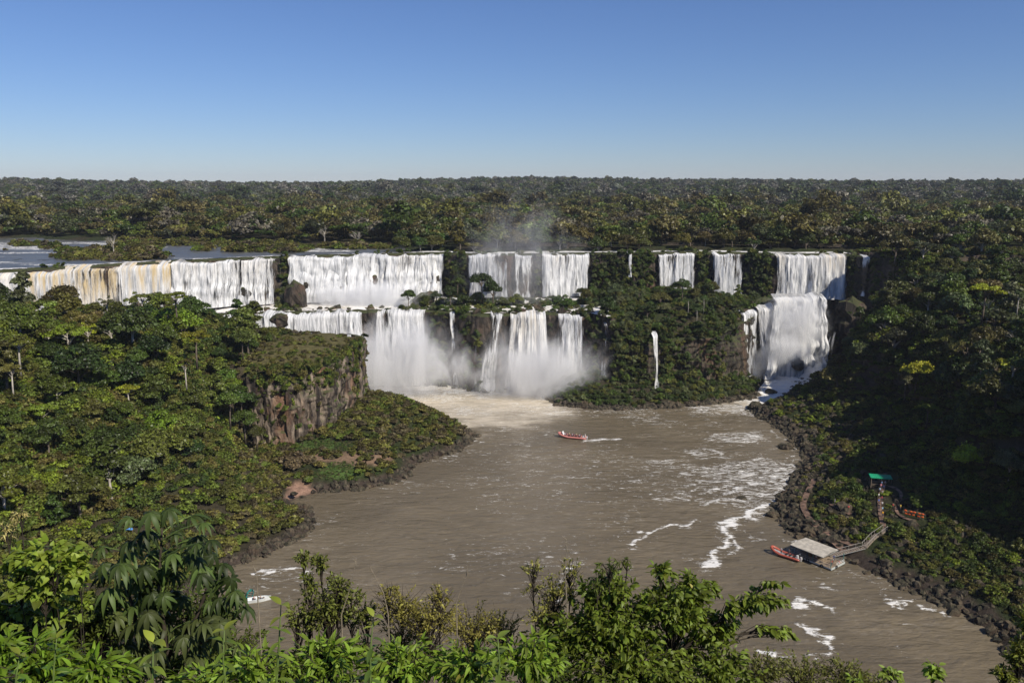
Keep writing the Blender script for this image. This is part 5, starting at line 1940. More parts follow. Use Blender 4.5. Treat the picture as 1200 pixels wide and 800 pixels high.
sx, sy = at(304, 702, 0.3)
small = rowing_boat((sx, sy, 0), math.radians(18), 5.2, 1.9, (0.72, 0.75, 0.74), 'small white open boat on the river below the left bank plants')
e = MB().box((-2.8, 0, 0.8), (0.4, 0.32, 0.6), taper=0.8).box((-2.75, 0, 0.3), (0.2, 0.16, 0.6)).build('outboard_engine', M['dark'], small)
for i, (lx, pz) in enumerate(((-1.2, 'seated'), (0.2, 'seated'))):
    px_, py_, pz_ = spin((lx, 0, 0.55), math.radians(18), (sx, sy, 0))
    person(px_, py_, pz_, math.radians(108), pz, ((0.5, 0.15, 0.1), (0.5, 0.35, 0.25))[i], (0.1, 0.1, 0.12), ('person in red seated at the stern of the small white boat', 'person in tan seated amidships in the small white boat')[i], 'people in the small boat', None, i)
tx_, ty_ = at(293, 697, 0.3)
teal = rowing_boat((tx_, ty_ + 0.3, 0), math.radians(100), 4.2, 1.6, (0.02, 0.22, 0.20), 'teal open boat half hidden behind the palmate leaves')


# ------------------------------------------------------------------ the dock
def build_dock():
    def P(l, w_, z):
        q = DOCK_O + ax_l * l + ax_w * w_
        return (q[0], q[1], z)
    L, Wd = 11.0, 6.2
    mid = P(L / 2, Wd / 2, 0)
    d = thing('floating_dock', mid, 'floating dock with a grey canvas roof, tyres and railings at the right shore', 'dock', None, DRZ)
    # local axes: x along, y to the left of it (away from the bank is +y here)
    hy = Wd / 2
    hl = MB()
    for s in (-1, 1):
        hl.box((0, s * (hy - 0.6), 0.12), (L, 1.1, 0.75))
    hl.build('pontoon', M['dark'], d)
    wal = MB().box((-L / 2 - 0.02, 0, 0.42), (0.12, Wd, 0.5))
    for s in (-1, 1):
        wal.box((0, s * (hy + 0.03), 0.42), (L, 0.1, 0.35))
    wl = wal.build('hull_side', M['paint'], d)
    wl.color = (0.48, 0.52, 0.50, 1)
    for i in range(22):
        MB().box((-L / 2 + 0.25 + i * 0.5, 0, 0.56), (0.46, Wd - 0.1, 0.06)).build('plank', M['wood'], d)
    posts = [(-L / 2 + 0.3, s * (hy - 0.25)) for s in (-1, 1)] + [(-0.2, s * (hy - 0.25)) for s in (-1, 1)] + [(L / 2 - 0.4, s * (hy - 0.25)) for s in (-1, 1)]
    for i, (x, y) in enumerate(posts):
        p = MB().box((x, y, 1.75), (0.12, 0.12, 2.4)).build('post', M['paint'], d)
        p.color = (0.10, 0.26, 0.24, 1)
    # roof of stretched canvas, a little hipped, that leaves the near deck open
    rx0, rx1, ry = -L / 2 + 2.2, L / 2 + 0.6, hy + 0.45
    vs, fs = [], []
    nx_, ny_ = 12, 9
    for a in range(nx_):
        for b in range(ny_):
            x = rx0 + (rx1 - rx0) * a / (nx_ - 1)
            y = -ry + 2 * ry * b / (ny_ - 1)
            q = 1 - abs(b / (ny_ - 1) * 2 - 1)
            vs.append((x, y, 2.95 + 0.30 * q + 0.03 * math.sin(a * 2.1) * q))
    nn = len(vs)
    vs += [(x, y, z - 0.06) for x, y, z in vs]
    for a in range(nx_ - 1):
        for b in range(ny_ - 1):
            i = a * ny_ + b
            fs.append((i, i + ny_, i + ny_ + 1, i + 1))
            fs.append((nn + i + 1, nn + i + ny_ + 1, nn + i + ny_, nn + i))
    MB().add(vs, fs).build('roof', M['canvas'], d)
    fr = MB()
    for s in (-1, 1):
        fr.box(((rx0 + rx1) / 2, s * (ry - 0.05), 2.86), (rx1 - rx0, 0.09, 0.14))
    for x in (rx0 + 0.05, (rx0 + rx1) / 2, rx1 - 0.05):
        fr.box((x, 0, 2.84), (0.09, 2 * ry - 0.2, 0.12))
    fr.build('roof_frame', M['metal'], d)
    for s in (-1, 1):
        rl = MB()
        for z in (1.0, 1.45):
            rl.tube([(-L / 2 + 0.35, s * (hy - 0.12), z), (L / 2 - 0.2, s * (hy - 0.12), z)], 0.035, 6)
        for i in range(7):
            x = -L / 2 + 0.9 + i * 1.6
            rl.tube([(x, s * (hy - 0.12), 0.58), (x, s * (hy - 0.12), 1.47)], 0.03, 6)
        rl.build('railing', M['metal'], d)
    rl = MB()
    for z in (0.95, 1.3):
        rl.tube([(-L / 2 + 0.12, -hy + 0.2, z), (-L / 2 + 0.12, hy - 2.4, z)], 0.04, 6)
    for y in (-hy + 0.2, -1.0, 0.2):
        rl.tube([(-L / 2 + 0.12, y, 0.58), (-L / 2 + 0.12, y, 1.32)], 0.04, 6)
    q = rl.build('railing', M['paint'], d)
    q.color = (0.75, 0.75, 0.72, 1)
    for (x, y, ax) in ((-L / 2 - 0.16, 0.9, 'x'), (-L / 2 + 2.5, hy + 0.16, 'y'), (1.0, hy + 0.16, 'y'), (4.0, hy + 0.16, 'y')):
        pts = []
        for k in range(15):
            a = k / 14 * math.tau
            c_, s_ = 0.34 * math.cos(a), 0.34 * math.sin(a)
            pts.append((x, y + c_, 0.5 + s_) if ax == 'x' else (x + c_, y, 0.5 + s_))
        MB().tube(pts, 0.12, 7).build('tyre', M['dark'], d)
    for i in range(4):
        MB().box((-2.0 + i * 1.6, 0.4, 0.95), (0.5, 3.2, 0.08)).box((-2.0 + i * 1.6, -0.9, 0.75), (0.4, 0.1, 0.36)).box((-2.0 + i * 1.6, 1.6, 0.75), (0.4, 0.1, 0.36)).build('bench', M['wood'], d)
    c_, s_ = math.cos(DRZ), math.sin(DRZ)

    def Wp(x, y, z):
        return mid[0] + x * c_ - y * s_, mid[1] + x * s_ + y * c_, z
    for i, (x, y, rz, tp, lb) in enumerate([
        (-4.6, 1.6, 0.5, (0.5, 0.12, 0.08), 'person in red on the open end of the dock'),
        (-4.3, 0.4, 2.5, (0.55, 0.55, 0.55), 'person in grey on the open end of the dock'),
        (-3.4, -1.4, 1.2, (0.06, 0.08, 0.2), 'person in navy under the near edge of the dock roof'),
        (-0.7, 2.2, 3.0, (0.6, 0.6, 0.62), 'person in white at the river side of the dock'),
        (1.8, 2.3, 3.4, (0.1, 0.12, 0.14), 'person in dark clothes at the river side of the dock'),
    ]):
        q = Wp(x, y, 0.59)
        person(*q, DRZ + rz, 'stand' if i % 2 else 'walk', tp, (0.05, 0.06, 0.1), lb, 'people on the dock', None, i)
    q = Wp(-4.9, -1.6, 0.59)
    f = thing('fuel_can', q, 'small red can standing on the open end of the dock', 'can')
    cb = MB().box((0, 0, 0.24), (0.3, 0.45, 0.48), taper=0.9).build('can_body', M['paint'], f)
    cb.color = (0.5, 0.08, 0.05, 1)
    MB().tube([(0, -0.12, 0.48), (0, -0.1, 0.58), (0, 0.1, 0.58), (0, 0.12, 0.48)], 0.025, 5).build('handle', M['dark'], f)
    return Wp


DOCK_W = build_dock()


def strip_path(name, px, width, zoff, mat, n=40, steps=False):
    """a walkway laid over the ground along photo points (u, v, ground height guess)"""
    pts = []
    for u, v in px:
        z = 3.0
        for _ in range(12):
            x, y = at(u, v, z)
            z = 0.5 * z + 0.5 * float(ground_z(x, y))
        pts.append((x, y))
    P = np.array(pts)
    L = np.concatenate([[0], np.cumsum(np.hypot(*np.diff(P, axis=0).T))])
    s = np.linspace(0, L[-1], n)
    X, Y = np.interp(s, L, P[:, 0]), np.interp(s, L, P[:, 1])
    X = np.convolve(np.pad(X, 2, 'edge'), np.ones(5) / 5, 'valid')
    Y = np.convolve(np.pad(Y, 2, 'edge'), np.ones(5) / 5, 'valid')
    tx, ty = np.gradient(X), np.gradient(Y)
    ln = np.hypot(tx, ty) + 1e-9
    nx_, ny_ = -ty / ln, tx / ln
    g = ground_z(X, Y)
    g = np.convolve(np.pad(g, 3, 'edge'), np.ones(7) / 7, 'valid')
    V = []
    for k, c in enumerate((-1, -0.5, 0, 0.5, 1)):
        zz = np.maximum(g, ground_z(X + nx_ * c * width / 2, Y + ny_ * c * width / 2)) + zoff
        V.append(np.stack([X + nx_ * c * width / 2, Y + ny_ * c * width / 2, zz - 0.05 * abs(c) * (1 - steps)], 1))
    V = np.stack(V, 1).reshape(-1, 3)
    if mat is not None:
        me = npmesh(name, V, grid_faces(5, n), mat, True)
        link(name, me, kind='structure')
    return X, Y, g + zoff, s, (nx_, ny_)


M['path'] = plain('trodden_earth', (0.17, 0.11, 0.08), 0.95, 0.1, grain=0.3, scale=0.9, bumpd=0.1)
M['concrete'] = plain('pale_concrete', (0.27, 0.22, 0.17), 0.9, 0.2, grain=0.2, scale=1.0)
strip_path('path', [(955, 560), (947, 575), (940, 593), (950, 612), (966, 624), (980, 638), (992, 650)], 1.7, 0.22, M['path'])
strip_path('path', [(966, 622), (985, 634), (1000, 640)], 1.4, 0.24, M['path'], 20)
QX, QY, QZ, QS, _ = strip_path('path', [(1036, 568), (1031, 585), (1032, 603), (1036, 620)], 1.3, 0.2, M['path'])
strip_path('path', [(1040, 570), (1056, 577), (1056, 587), (1049, 596), (1060, 608), (1075, 612)], 0.9, 0.2, M['path'])
strip_path('path', [(972, 590), (985, 597), (998, 604)], 1.3, 0.2, M['path'], 16)


def build_stairs():
    X, Y, Z, s, (nx_, ny_) = strip_path('path', [(1038, 620), (1024, 630), (1012, 643)], 1.6, 0.3, None, 26)
    o = thing('staircase', (X[13], Y[13], Z[13]), 'stone steps with a pale handrail climbing from the landing ramp', 'stairs')
    base = np.array((X[13], Y[13], Z[13]))
    for i in range(25):
        a = math.atan2(Y[i + 1] - Y[i], X[i + 1] - X[i])
        p = np.array((X[i], Y[i], Z[i])) - base
        MB().box((p[0], p[1], p[2] - 0.15), (s[1] * 1.02, 1.3, 0.5), a).build('step', M['concrete'], o)
    for sg in (-1, 1):
        rl = MB()
        pts = [(X[i] + nx_[i] * 0.68 * sg - base[0], Y[i] + ny_[i] * 0.68 * sg - base[1], Z[i] + 1.05 - base[2]) for i in range(26)]
        rl.tube(pts, 0.05, 5)
        for i in range(0, 26, 3):
            p = pts[i]
            rl.tube([(p[0], p[1], p[2] - 1.2), p], 0.045, 5)
        q = rl.build('handrail', M['paint'], o)
        q.color = (0.40, 0.37, 0.32, 1)
    # the gangway from the foot of the steps to the dock
    foot = np.array((X[-1], Y[-1], Z[-1]))
    end = np.array(DOCK_W(-1.2, -3.0, 0.62))
    g = thing('gangway', tuple(end), 'sloping grey gangway with rails between the stone steps and the dock', 'gangway')
    d = foot - end
    L = float(np.hypot(d[0], d[1]))
    a = math.atan2(d[1], d[0])
    n = 16
    for i in range(n):
        t = (i + 0.5) / n
        MB().box(tuple(d * t), (L / n * 0.93, 1.5, 0.08), a).build('plank', M['concrete'], g)
    sd = np.array((-math.sin(a), math.cos(a), 0))
    st = MB()
    for sg in (-1, 1):
        st.tube([tuple(sd * sg * 0.7 + np.array((0, 0, -0.12))), tuple(d + sd * sg * 0.7 + np.array((0, 0, -0.12)))], 0.09, 5)
    st.build('beam', M['metal'], g)
    for sg in (-1, 1):
        rl = MB().tube([tuple(sd * sg * 0.75 + np.array((0, 0, 1.0))), tuple(d + sd * sg * 0.75 + np.array((0, 0, 1.0)))], 0.045, 5)
        for i in range(6):
            p = d * (i / 5) + sd * sg * 0.75
            rl.tube([tuple(p), tuple(p + np.array((0, 0, 1.0)))], 0.04, 5)
        q = rl.build('handrail', M['paint'], g)
        q.color = (0.40, 0.37, 0.33, 1)


build_stairs()


def ground_px(u, v, z=5.0):
    for _ in range(20):
        x, y = at(u, v, z)
        z = 0.5 * z + 0.5 * float(ground_z(x, y))
    return float(x), float(y), float(z)


# shelter with the green roof
gx_, gy_, gz_ = ground_px(1031, 569, 10)
she = thing('shelter', (gx_, gy_, gz_), 'open shelter with a flat bright green roof at the head of the queue', 'shelter', None, math.radians(-14))
q = MB()
q.box((0, 0, 2.9), (6.0, 3.6, 0.14))
for i in range(12):
    q.box((-2.75 + i * 0.5, 0, 3.0), (0.1, 3.56, 0.06))
q.build('roof', M['green_roof'], she)
for x in (-2.7, 0, 2.7):
    for y in (-1.55, 1.55):
        MB().box((x, y, 1.3), (0.14, 0.14, 3.1)).build('post', M['wood'], she)
MB().box((0, -1.5, 0.95), (5.3, 0.08, 0.1)).box((0, -1.5, 0.5), (5.3, 0.08, 0.1)).build('railing', M['wood'], she)
MB().box((0, 0.9, 0.95), (4.2, 0.7, 0.08)).box((0, 0.9, 0.45), (4.0, 0.5, 0.9)).build('counter', M['wood'], she)

QC = [('white', (0.7, 0.7, 0.7)), ('light blue', (0.25, 0.4, 0.65)), ('black', (0.03, 0.03, 0.035)), ('pink', (0.6, 0.22, 0.28)), ('navy', (0.04, 0.06, 0.18)), ('pale blue', (0.4, 0.55, 0.7)),
      ('grey', (0.3, 0.3, 0.3)), ('white', (0.68, 0.68, 0.66)), ('dark red', (0.3, 0.04, 0.05)), ('blue', (0.08, 0.16, 0.5)), ('white', (0.7, 0.68, 0.66)), ('black', (0.04, 0.04, 0.04)), ('sky blue', (0.3, 0.5, 0.7))]
for i, (nm, cc) in enumerate(QC):
    t = int(3 + i * 25 / len(QC))
    off = 0.45 * (-1) ** i
    person(QX[t] + off, QY[t], QZ[t] + 0.02, random.uniform(-0.6, 0.6) + (math.pi if i % 4 == 0 else 0), 'stand' if i % 3 else 'walk', cc, random.choice([(0.05, 0.06, 0.1), (0.2, 0.17, 0.12), (0.03, 0.03, 0.03)]),
           'person in a %s top, number %s from the green roof in the queue' % (nm, ['one', 'two', 'three', 'four', 'five', 'six', 'seven', 'eight', 'nine', 'ten', 'eleven', 'twelve', 'thirteen'][i]), 'queue on the path below the green roof', None, i)
for i, (u, v, top, leg, lab) in enumerate([
    (1034, 606, (0.75, 0.38, 0.02), (0.08, 0.08, 0.1), 'person in an orange yellow jacket at the foot of the queue'),
    (975, 588, (0.65, 0.66, 0.7), (0.05, 0.06, 0.12), 'person in white on the small side path under the bushes'),
    (978, 591, (0.2, 0.22, 0.3), (0.15, 0.15, 0.2), 'person in grey blue on the small side path under the bushes'),
    (994, 599, (0.6, 0.08, 0.07), (0.05, 0.05, 0.06), 'person in bright red alone at the end of the side path'),
    (1046, 597, (0.55, 0.08, 0.06), (0.06, 0.06, 0.08), 'person in red on the loop path beside the queue'),
    (1055, 598, (0.6, 0.42, 0.04), (0.06, 0.06, 0.08), 'person in yellow on the loop path beside the queue'),
]):
    x, y, z = ground_px(u, v)
    person(x, y, z + 0.2, random.uniform(-1, 1), 'stand', top, leg, lab, 'people on the bank paths', None, i)

x, y, z = ground_px(348, 546, 4)
rb_ = thing('reed_bush', (x, y, z), 'brown dry bush standing alone on the meadow below the rock tower', 'bush')
V, Fq, vr, cs = crown_mesh(811, 'mound', 1500, 0.09)
c = link('crown', npmesh('crown_reed', V, Fq, M['grass_leaf'], False, floats={'var': vr}, colors={'base': np.ones((len(V), 3))}), rb_)
c.scale = (6.2, 6.2, 7.0)
c.color = (0.115, 0.085, 0.045, 1)
MB().tube([(0, 0, -0.3), (0.2, 0.1, 1.5), (0.6, 0.2, 3.5)], [0.2, 0.13, 0.04], 6).tube([(0, 0, -0.3), (-0.6, 0.1, 1.5), (-1.6, 0.2, 3.2)], [0.16, 0.1, 0.04], 6).build('trunk', M['bark'], rb_)

# rack of orange life jackets
x, y, z = ground_px(1071, 607)
rk = thing('jacket_rack', (x, y, z), 'wooden rail on posts for life jackets beside the loop path', 'rack', None, math.radians(-38))
for xx in (-2.2, 0, 2.2):
    MB().box((xx, 0, 0.9), (0.1, 0.1, 2.2)).build('post', M['wood'], rk)
for yy, zz in ((0, 1.9), (0, 1.1)):
    MB().tube([(-2.4, yy, zz), (2.4, yy, zz)], 0.05, 6).build('rail', M['wood'], rk)
jm = skin_mesh('life_jacket', {'a': ((0, 0, 0), 0.21), 'b': ((0, 0, -0.35), 0.24), 'l': ((-0.17, 0, 0.16), 0.10), 'r': ((0.17, 0, 0.16), 0.10)}, [('a', 'b'), ('a', 'l'), ('a', 'r')], M['cloth'], 1)
for i in range(10):
    xx = -2.1 + (i % 5) * 1.03 + random.uniform(-.2, .2)
    zz = 1.75 if i < 5 else 0.95
    c, s = math.cos(math.radians(-38)), math.sin(math.radians(-38))
    o = link('life_jacket', jm, None, (x + xx * c + 0.12 * s, y + xx * s - 0.14 * c, z + zz))
    o.rotation_euler = (0.1, random.uniform(-.15, .15), math.radians(-38))
    o.scale = (1.7, 1.3, 1.0)
    o.color = (0.62 + 0.04 * (i % 3), 0.10 + 0.02 * (i % 2), 0.015, 1)
    tag(o, 'orange life jacket, %s of five on the %s rail of the rack' % (['first', 'second', 'third', 'middle fourth', 'last'][i % 5] if i % 5 != 3 else 'fourth', 'upper' if i < 5 else 'lower'), 'life jacket', 'life jackets on the rack')


# footbridges along the brink of the upper falls
def footbridge(pts, label):
    P = [np.array(at(u, v, UPPER_Z + 2.0)) for u, v in pts]
    o = thing('footbridge', (P[0][0], P[0][1], UPPER_Z + 2.0), label, 'bridge')
    b = np.array((P[0][0], P[0][1]))
    L = np.hypot(*(P[-1] - P[0]))
    n = int(L / 3)
    Q = [P[0] + (P[-1] - P[0]) * i / n - b for i in range(n + 1)]
    a = math.atan2(*(P[-1] - P[0])[::-1])
    for i in range(n):
        m_ = (Q[i] + Q[i + 1]) / 2
        MB().box((m_[0], m_[1], 0), (L / n * 0.98, 1.5, 0.18), a).build('deck_panel', M['bark'], o)
    sd = np.array((-math.sin(a), math.cos(a)))
    for sg in (-1, 1):
        r_ = MB()
        for z in (0.55, 1.1):
            r_.tube([(*(Q[0] + sd * sg * 0.75), z), (*(Q[-1] + sd * sg * 0.75), z)], 0.06, 5)
        for i in range(n + 1):
            p = Q[i] + sd * sg * 0.75
            r_.tube([(*p, 0), (*p, 1.12)], 0.06, 5)
        r_.build('railing', M['bark'], o)
    for i in range(0, n + 1, 2):
        MB().tube([(Q[i][0], Q[i][1], -2.8), (Q[i][0], Q[i][1], 0)], 0.18, 6).build('pier', M['bark'], o)


footbridge([(556, 288), (688, 288)], 'long low footbridge over the misty upper falls')
footbridge([(774, 287), (826, 287)], 'short footbridge behind the upper fall with palm tops')
footbridge([(934, 289), (990, 289)], 'short footbridge behind the broad yellowish curtain')

# blue scrap seen between the palmate leaves
x, y, z = ground_px(152, 630, 20)
bt = thing('tarpaulin', (x, y, z + 2.2), 'small bright blue tarpaulin among bushes behind the palmate plant', 'tarpaulin', None, 0.4)
vs, fs = [], []
for a in range(6):
    for b in range(4):
        vs.append((-0.9 + a * 0.36, -0.5 + b * 0.33, 0.15 * math.sin(a * 1.3 + b) + 0.25 * math.sin(a / 5 * math.pi)))
for a in range(5):
    for b in range(3):
        i = a * 4 + b
        fs.append((i, i + 4, i + 5, i + 1))
q = MB().add(vs, fs).build('sheet', M['cloth'], bt)
q.color = (0.10, 0.28, 0.62, 1)
sol = q.modifiers.new('thickness', 'SOLIDIFY')
sol.thickness = 0.03
for xx, yy in ((-0.85, -0.45), (0.85, -0.45), (0.85, 0.45), (-0.85, 0.45)):
    MB().tube([(xx, yy, -2.6), (xx, yy, 0.05)], 0.04, 5).build('pole', M['wood'], bt)


# ------------------------------------------------------------------ plants around the lookout
def leaf_geo(width=0.34, droop=0.35, fold=0.25, n=6, tip=1.0, heart=False):
    """one leaf of length 1 along +X, upper side +Z"""
    V, Fq = [], []
    for i in range(n + 1):
        t = i / n
        wv = width * (math.sin(math.pi * min(1, t ** (0.45 if heart else 0.8))) ** 0.9) * 0.5 if 0 < t < 1 else 0.004
        if heart and t == 0:
            wv = width * 0.25
        z = -droop * t * t
        x = t * (1 - 0.25 * droop * t)
        V += [(x - (0.10 * wv if heart and i < 2 else 0), -wv, z + wv * fold), (x, 0, z), (x - (0.10 * wv if heart and i < 2 else 0), wv, z + wv * fold)]
    for i in range(n):
        a = i * 3
        Fq += [(a, a + 3, a + 4, a + 1), (a + 1, a + 4, a + 5, a + 2)]
    return np.array(V), np.array(Fq)


def frame(d, up):
    d = d / (np.linalg.norm(d, axis=-1, keepdims=True) + 1e-9)
    y = np.cross(up, d)
    y /= np.linalg.norm(y, axis=-1, keepdims=True) + 1e-9
    z = np.cross(d, y)
    return d, y, z


def uvY(u, v, Y):
    d = ray(u, v)
    t = Y / d[1]
    return np.array((d[0] * t, Y, CH + d[2] * t))


LEAF_T = {
    'long': leaf_geo(0.30, 0.35, 0.30), 'broad': leaf_geo(0.46, 0.30, 0.28), 'small': leaf_geo(0.5, 0.2, 0.25, 3), 'heart': leaf_geo(0.85, 0.22, 0.2, 6, 1, True), 'lance': leaf_geo(0.24, 0.5, 0.35),
}
for k, (wd_, fo_, n_) in {'long': (0.30, 0.30, 6), 'broad': (0.46, 0.28, 6), 'small': (0.5, 0.25, 3), 'heart': (0.85, 0.2, 6), 'lance': (0.24, 0.35, 6)}.items():
    for i, dr_ in enumerate((0.05, 0.62, 0.95)):
        V, Fq = leaf_geo(wd_ * (0.85 + 0.12 * i), dr_, fo_ * (1.5 - 0.5 * i), n_, 1.0, k == 'heart')
        V = V.copy()
        V[:, 1] += (0.10, -0.12, 0.16)[i] * V[:, 0] ** 2
        LEAF_T[k + str(i)] = (V, Fq)
LEAF_M = {}
for k, (V, Fq) in LEAF_T.items():
    LEAF_M[k] = npmesh('leaf', V, Fq, M['gloss_leaf'], True, floats={'var': np.full(len(V), 0.5)}, colors={'base': np.ones((len(V), 3))})


def place_leaves(parent, base, P, D, Up, Lh, kind, colour, n_single, rs_, spread=0.3):
    """leaves at P pointing along D; the n_single nearest the lookout are objects of their own, the rest one mass"""
    dd, yy, zz = frame(D, Up)
    order = np.argsort(np.linalg.norm(P - np.array((0, 0, CH)), axis=1) - 0.5 * P[:, 2])
    single = order[:n_single]
    rest = order[n_single:]
    colour = np.array(colour) * np.array((1.75, 1.55, 1.1))
    for i in single:
        o = link('leaf', LEAF_M[kind + rs_.choice(['', '0', '1', '2'])], parent)
        mtx = Matrix(((*(dd[i]),), (*(yy[i]),), (*(zz[i]),))).transposed().to_4x4()
        o.matrix_basis = Matrix.Translation(P[i] - base) @ mtx @ Matrix.Scale(float(Lh[i]), 4)
        q = rs_.uniform(1 - spread, 1 + spread)
        o.color = tuple(np.clip((colour if rs_.random() > 0.025 else np.array((0.27, 0.25, 0.05))) * q * rs_.uniform(0.92, 1.08, 3), 0, 1)) + (1,)
    if len(rest):
        V, Fq = LEAF_T[kind]
        VV = np.stack([LEAF_T[kind + q][0] for q in ('', '0', '1', '2')])[rs_.integers(0, 4, len(rest))]
        Q = P[rest][:, None] - base + Lh[rest][:, None, None] * (VV[:, :, 0:1] * dd[rest][:, None] + VV[:, :, 1:2] * yy[rest][:, None] + VV[:, :, 2:3] * zz[rest][:, None])
        k = len(rest)
        FF = (Fq[None] + (np.arange(k) * len(V))[:, None, None]).reshape(-1, 4)
        vr = np.repeat(np.clip(rs_.normal(0.5, 0.22, k), 0, 1), len(V))
        me = npmesh('foliage', Q.reshape(-1, 3), FF, M['gloss_leaf'], True, floats={'var': vr}, colors={'base': np.ones((len(V) * k, 3))})
        o = link('foliage', me, parent, kind='stuff')
        o.color = tuple(colour) + (1,)


def shrub(label, name, blobs, Ltw, lpt, leaf_len, kind, colour, n_single=60, droop=0.3, seed=1, twig_mat='dark_bark', group=None, up=0.6, bare=0, cat='shrub', tw_r=0.010, root_uv=None, fill=True):
    """a leafy shrub: twigs that end inside blobs (u, v, ru, rv, Y, twigs), leaves along the last stretch of each twig"""
    rs_ = np.random.default_rng(seed)
    Y0 = blobs[0][4]
    c0 = uvY(blobs[0][0], blobs[0][1], Y0)
    base = np.array((c0[0], Y0, float(ground_z(c0[0], Y0)) - 0.1))
    o = thing(name, tuple(base), label, cat, group)
    mb = MB()
    P, D, U_ = [], [], []
    if fill:
        blobs = list(blobs) + [(u, v + rv * 1.25, ru * 0.9, rv * 0.8, Y + 0.25, max(2, int(nt * 0.5))) for (u, v, ru, rv, Y, nt) in blobs if v + rv * 0.6 < 800 and ru >= 16]
    for (u, v, ru, rv, Y, nt) in blobs:
        c = uvY(u, v, Y)
        px = Y / FPX * 1.05
        root = np.array((base[0] + (c[0] - base[0]) * 0.35, base[1] + (Y - base[1]) * 0.35, base[2]))
        knee = c + np.array((0, 0, -rv * px * 1.1))
        if root_uv:
            root = uvY(*root_uv)
            knee = root * 0.35 + c * 0.65 + np.array((0, 0, 0.06))
        if len(blobs) and nt:
            mb.tube([root - base, (root + knee) / 2 - base + rs_.normal(0, .06, 3), knee - base, c - base], [tw_r * 1.5, tw_r * 1.1, tw_r * 0.9, tw_r * 0.6], 5, False)
        for k in range(nt + bare):
            d = rs_.normal(size=3)
            d /= np.linalg.norm(d)
            if d[2] < -0.3:
                d[2] *= -0.6
            rad = rs_.random() ** 0.4
            tip = c + d * rad * np.array((ru * px, ru * px * 0.8, rv * px)) * (1.25 if k >= nt else 1)
            st = knee + (c - knee) * rs_.uniform(-0.3, 0.9)
            mid = st * 0.45 + tip * 0.55 + rs_.normal(0, 0.05, 3) * Ltw * 2 + np.array((0, 0, 0.06))
            mb.tube([st - base, mid - base, tip - base], [tw_r, tw_r * 0.6, tw_r * 0.25], 4, False)
            if k >= nt:
                continue
            ax = tip - mid
            ln = np.linalg.norm(ax) + 1e-6
            ax /= ln
            sd0 = np.cross(ax, (0, 0, 1.0))
            sd0 /= np.linalg.norm(sd0) + 1e-6
            up0 = np.cross(sd0, ax)
            for j in range(lpt):
                t = j / max(1, lpt - 1)
                p = tip - ax * min(ln, Ltw) * (1 - t)
                a = j * 2.4 + rs_.uniform(-.3, .3)
                out = sd0 * math.cos(a) + up0 * math.sin(a)
                dd = ax * (0.35 + 0.5 * t) + out * (1.0 - 0.6 * t) + np.array((0, 0, 0.15 - droop)) + rs_.normal(0, 0.12, 3)
                P.append(p)
                D.append(dd)
                U_.append(np.array((0, 0, 1.0)) * up + out * (1 - up) + rs_.normal(0, 0.25, 3))
    P, D, U_ = np.array(P), np.array(D), np.array(U_)
    Lh = leaf_len * rs_.uniform(0.5, 1.2, len(P))
    mb.build('branches', M[twig_mat], o, smooth=True)
    place_leaves(o, base, P, D, U_, Lh, kind, colour, n_single, rs_)
    return o


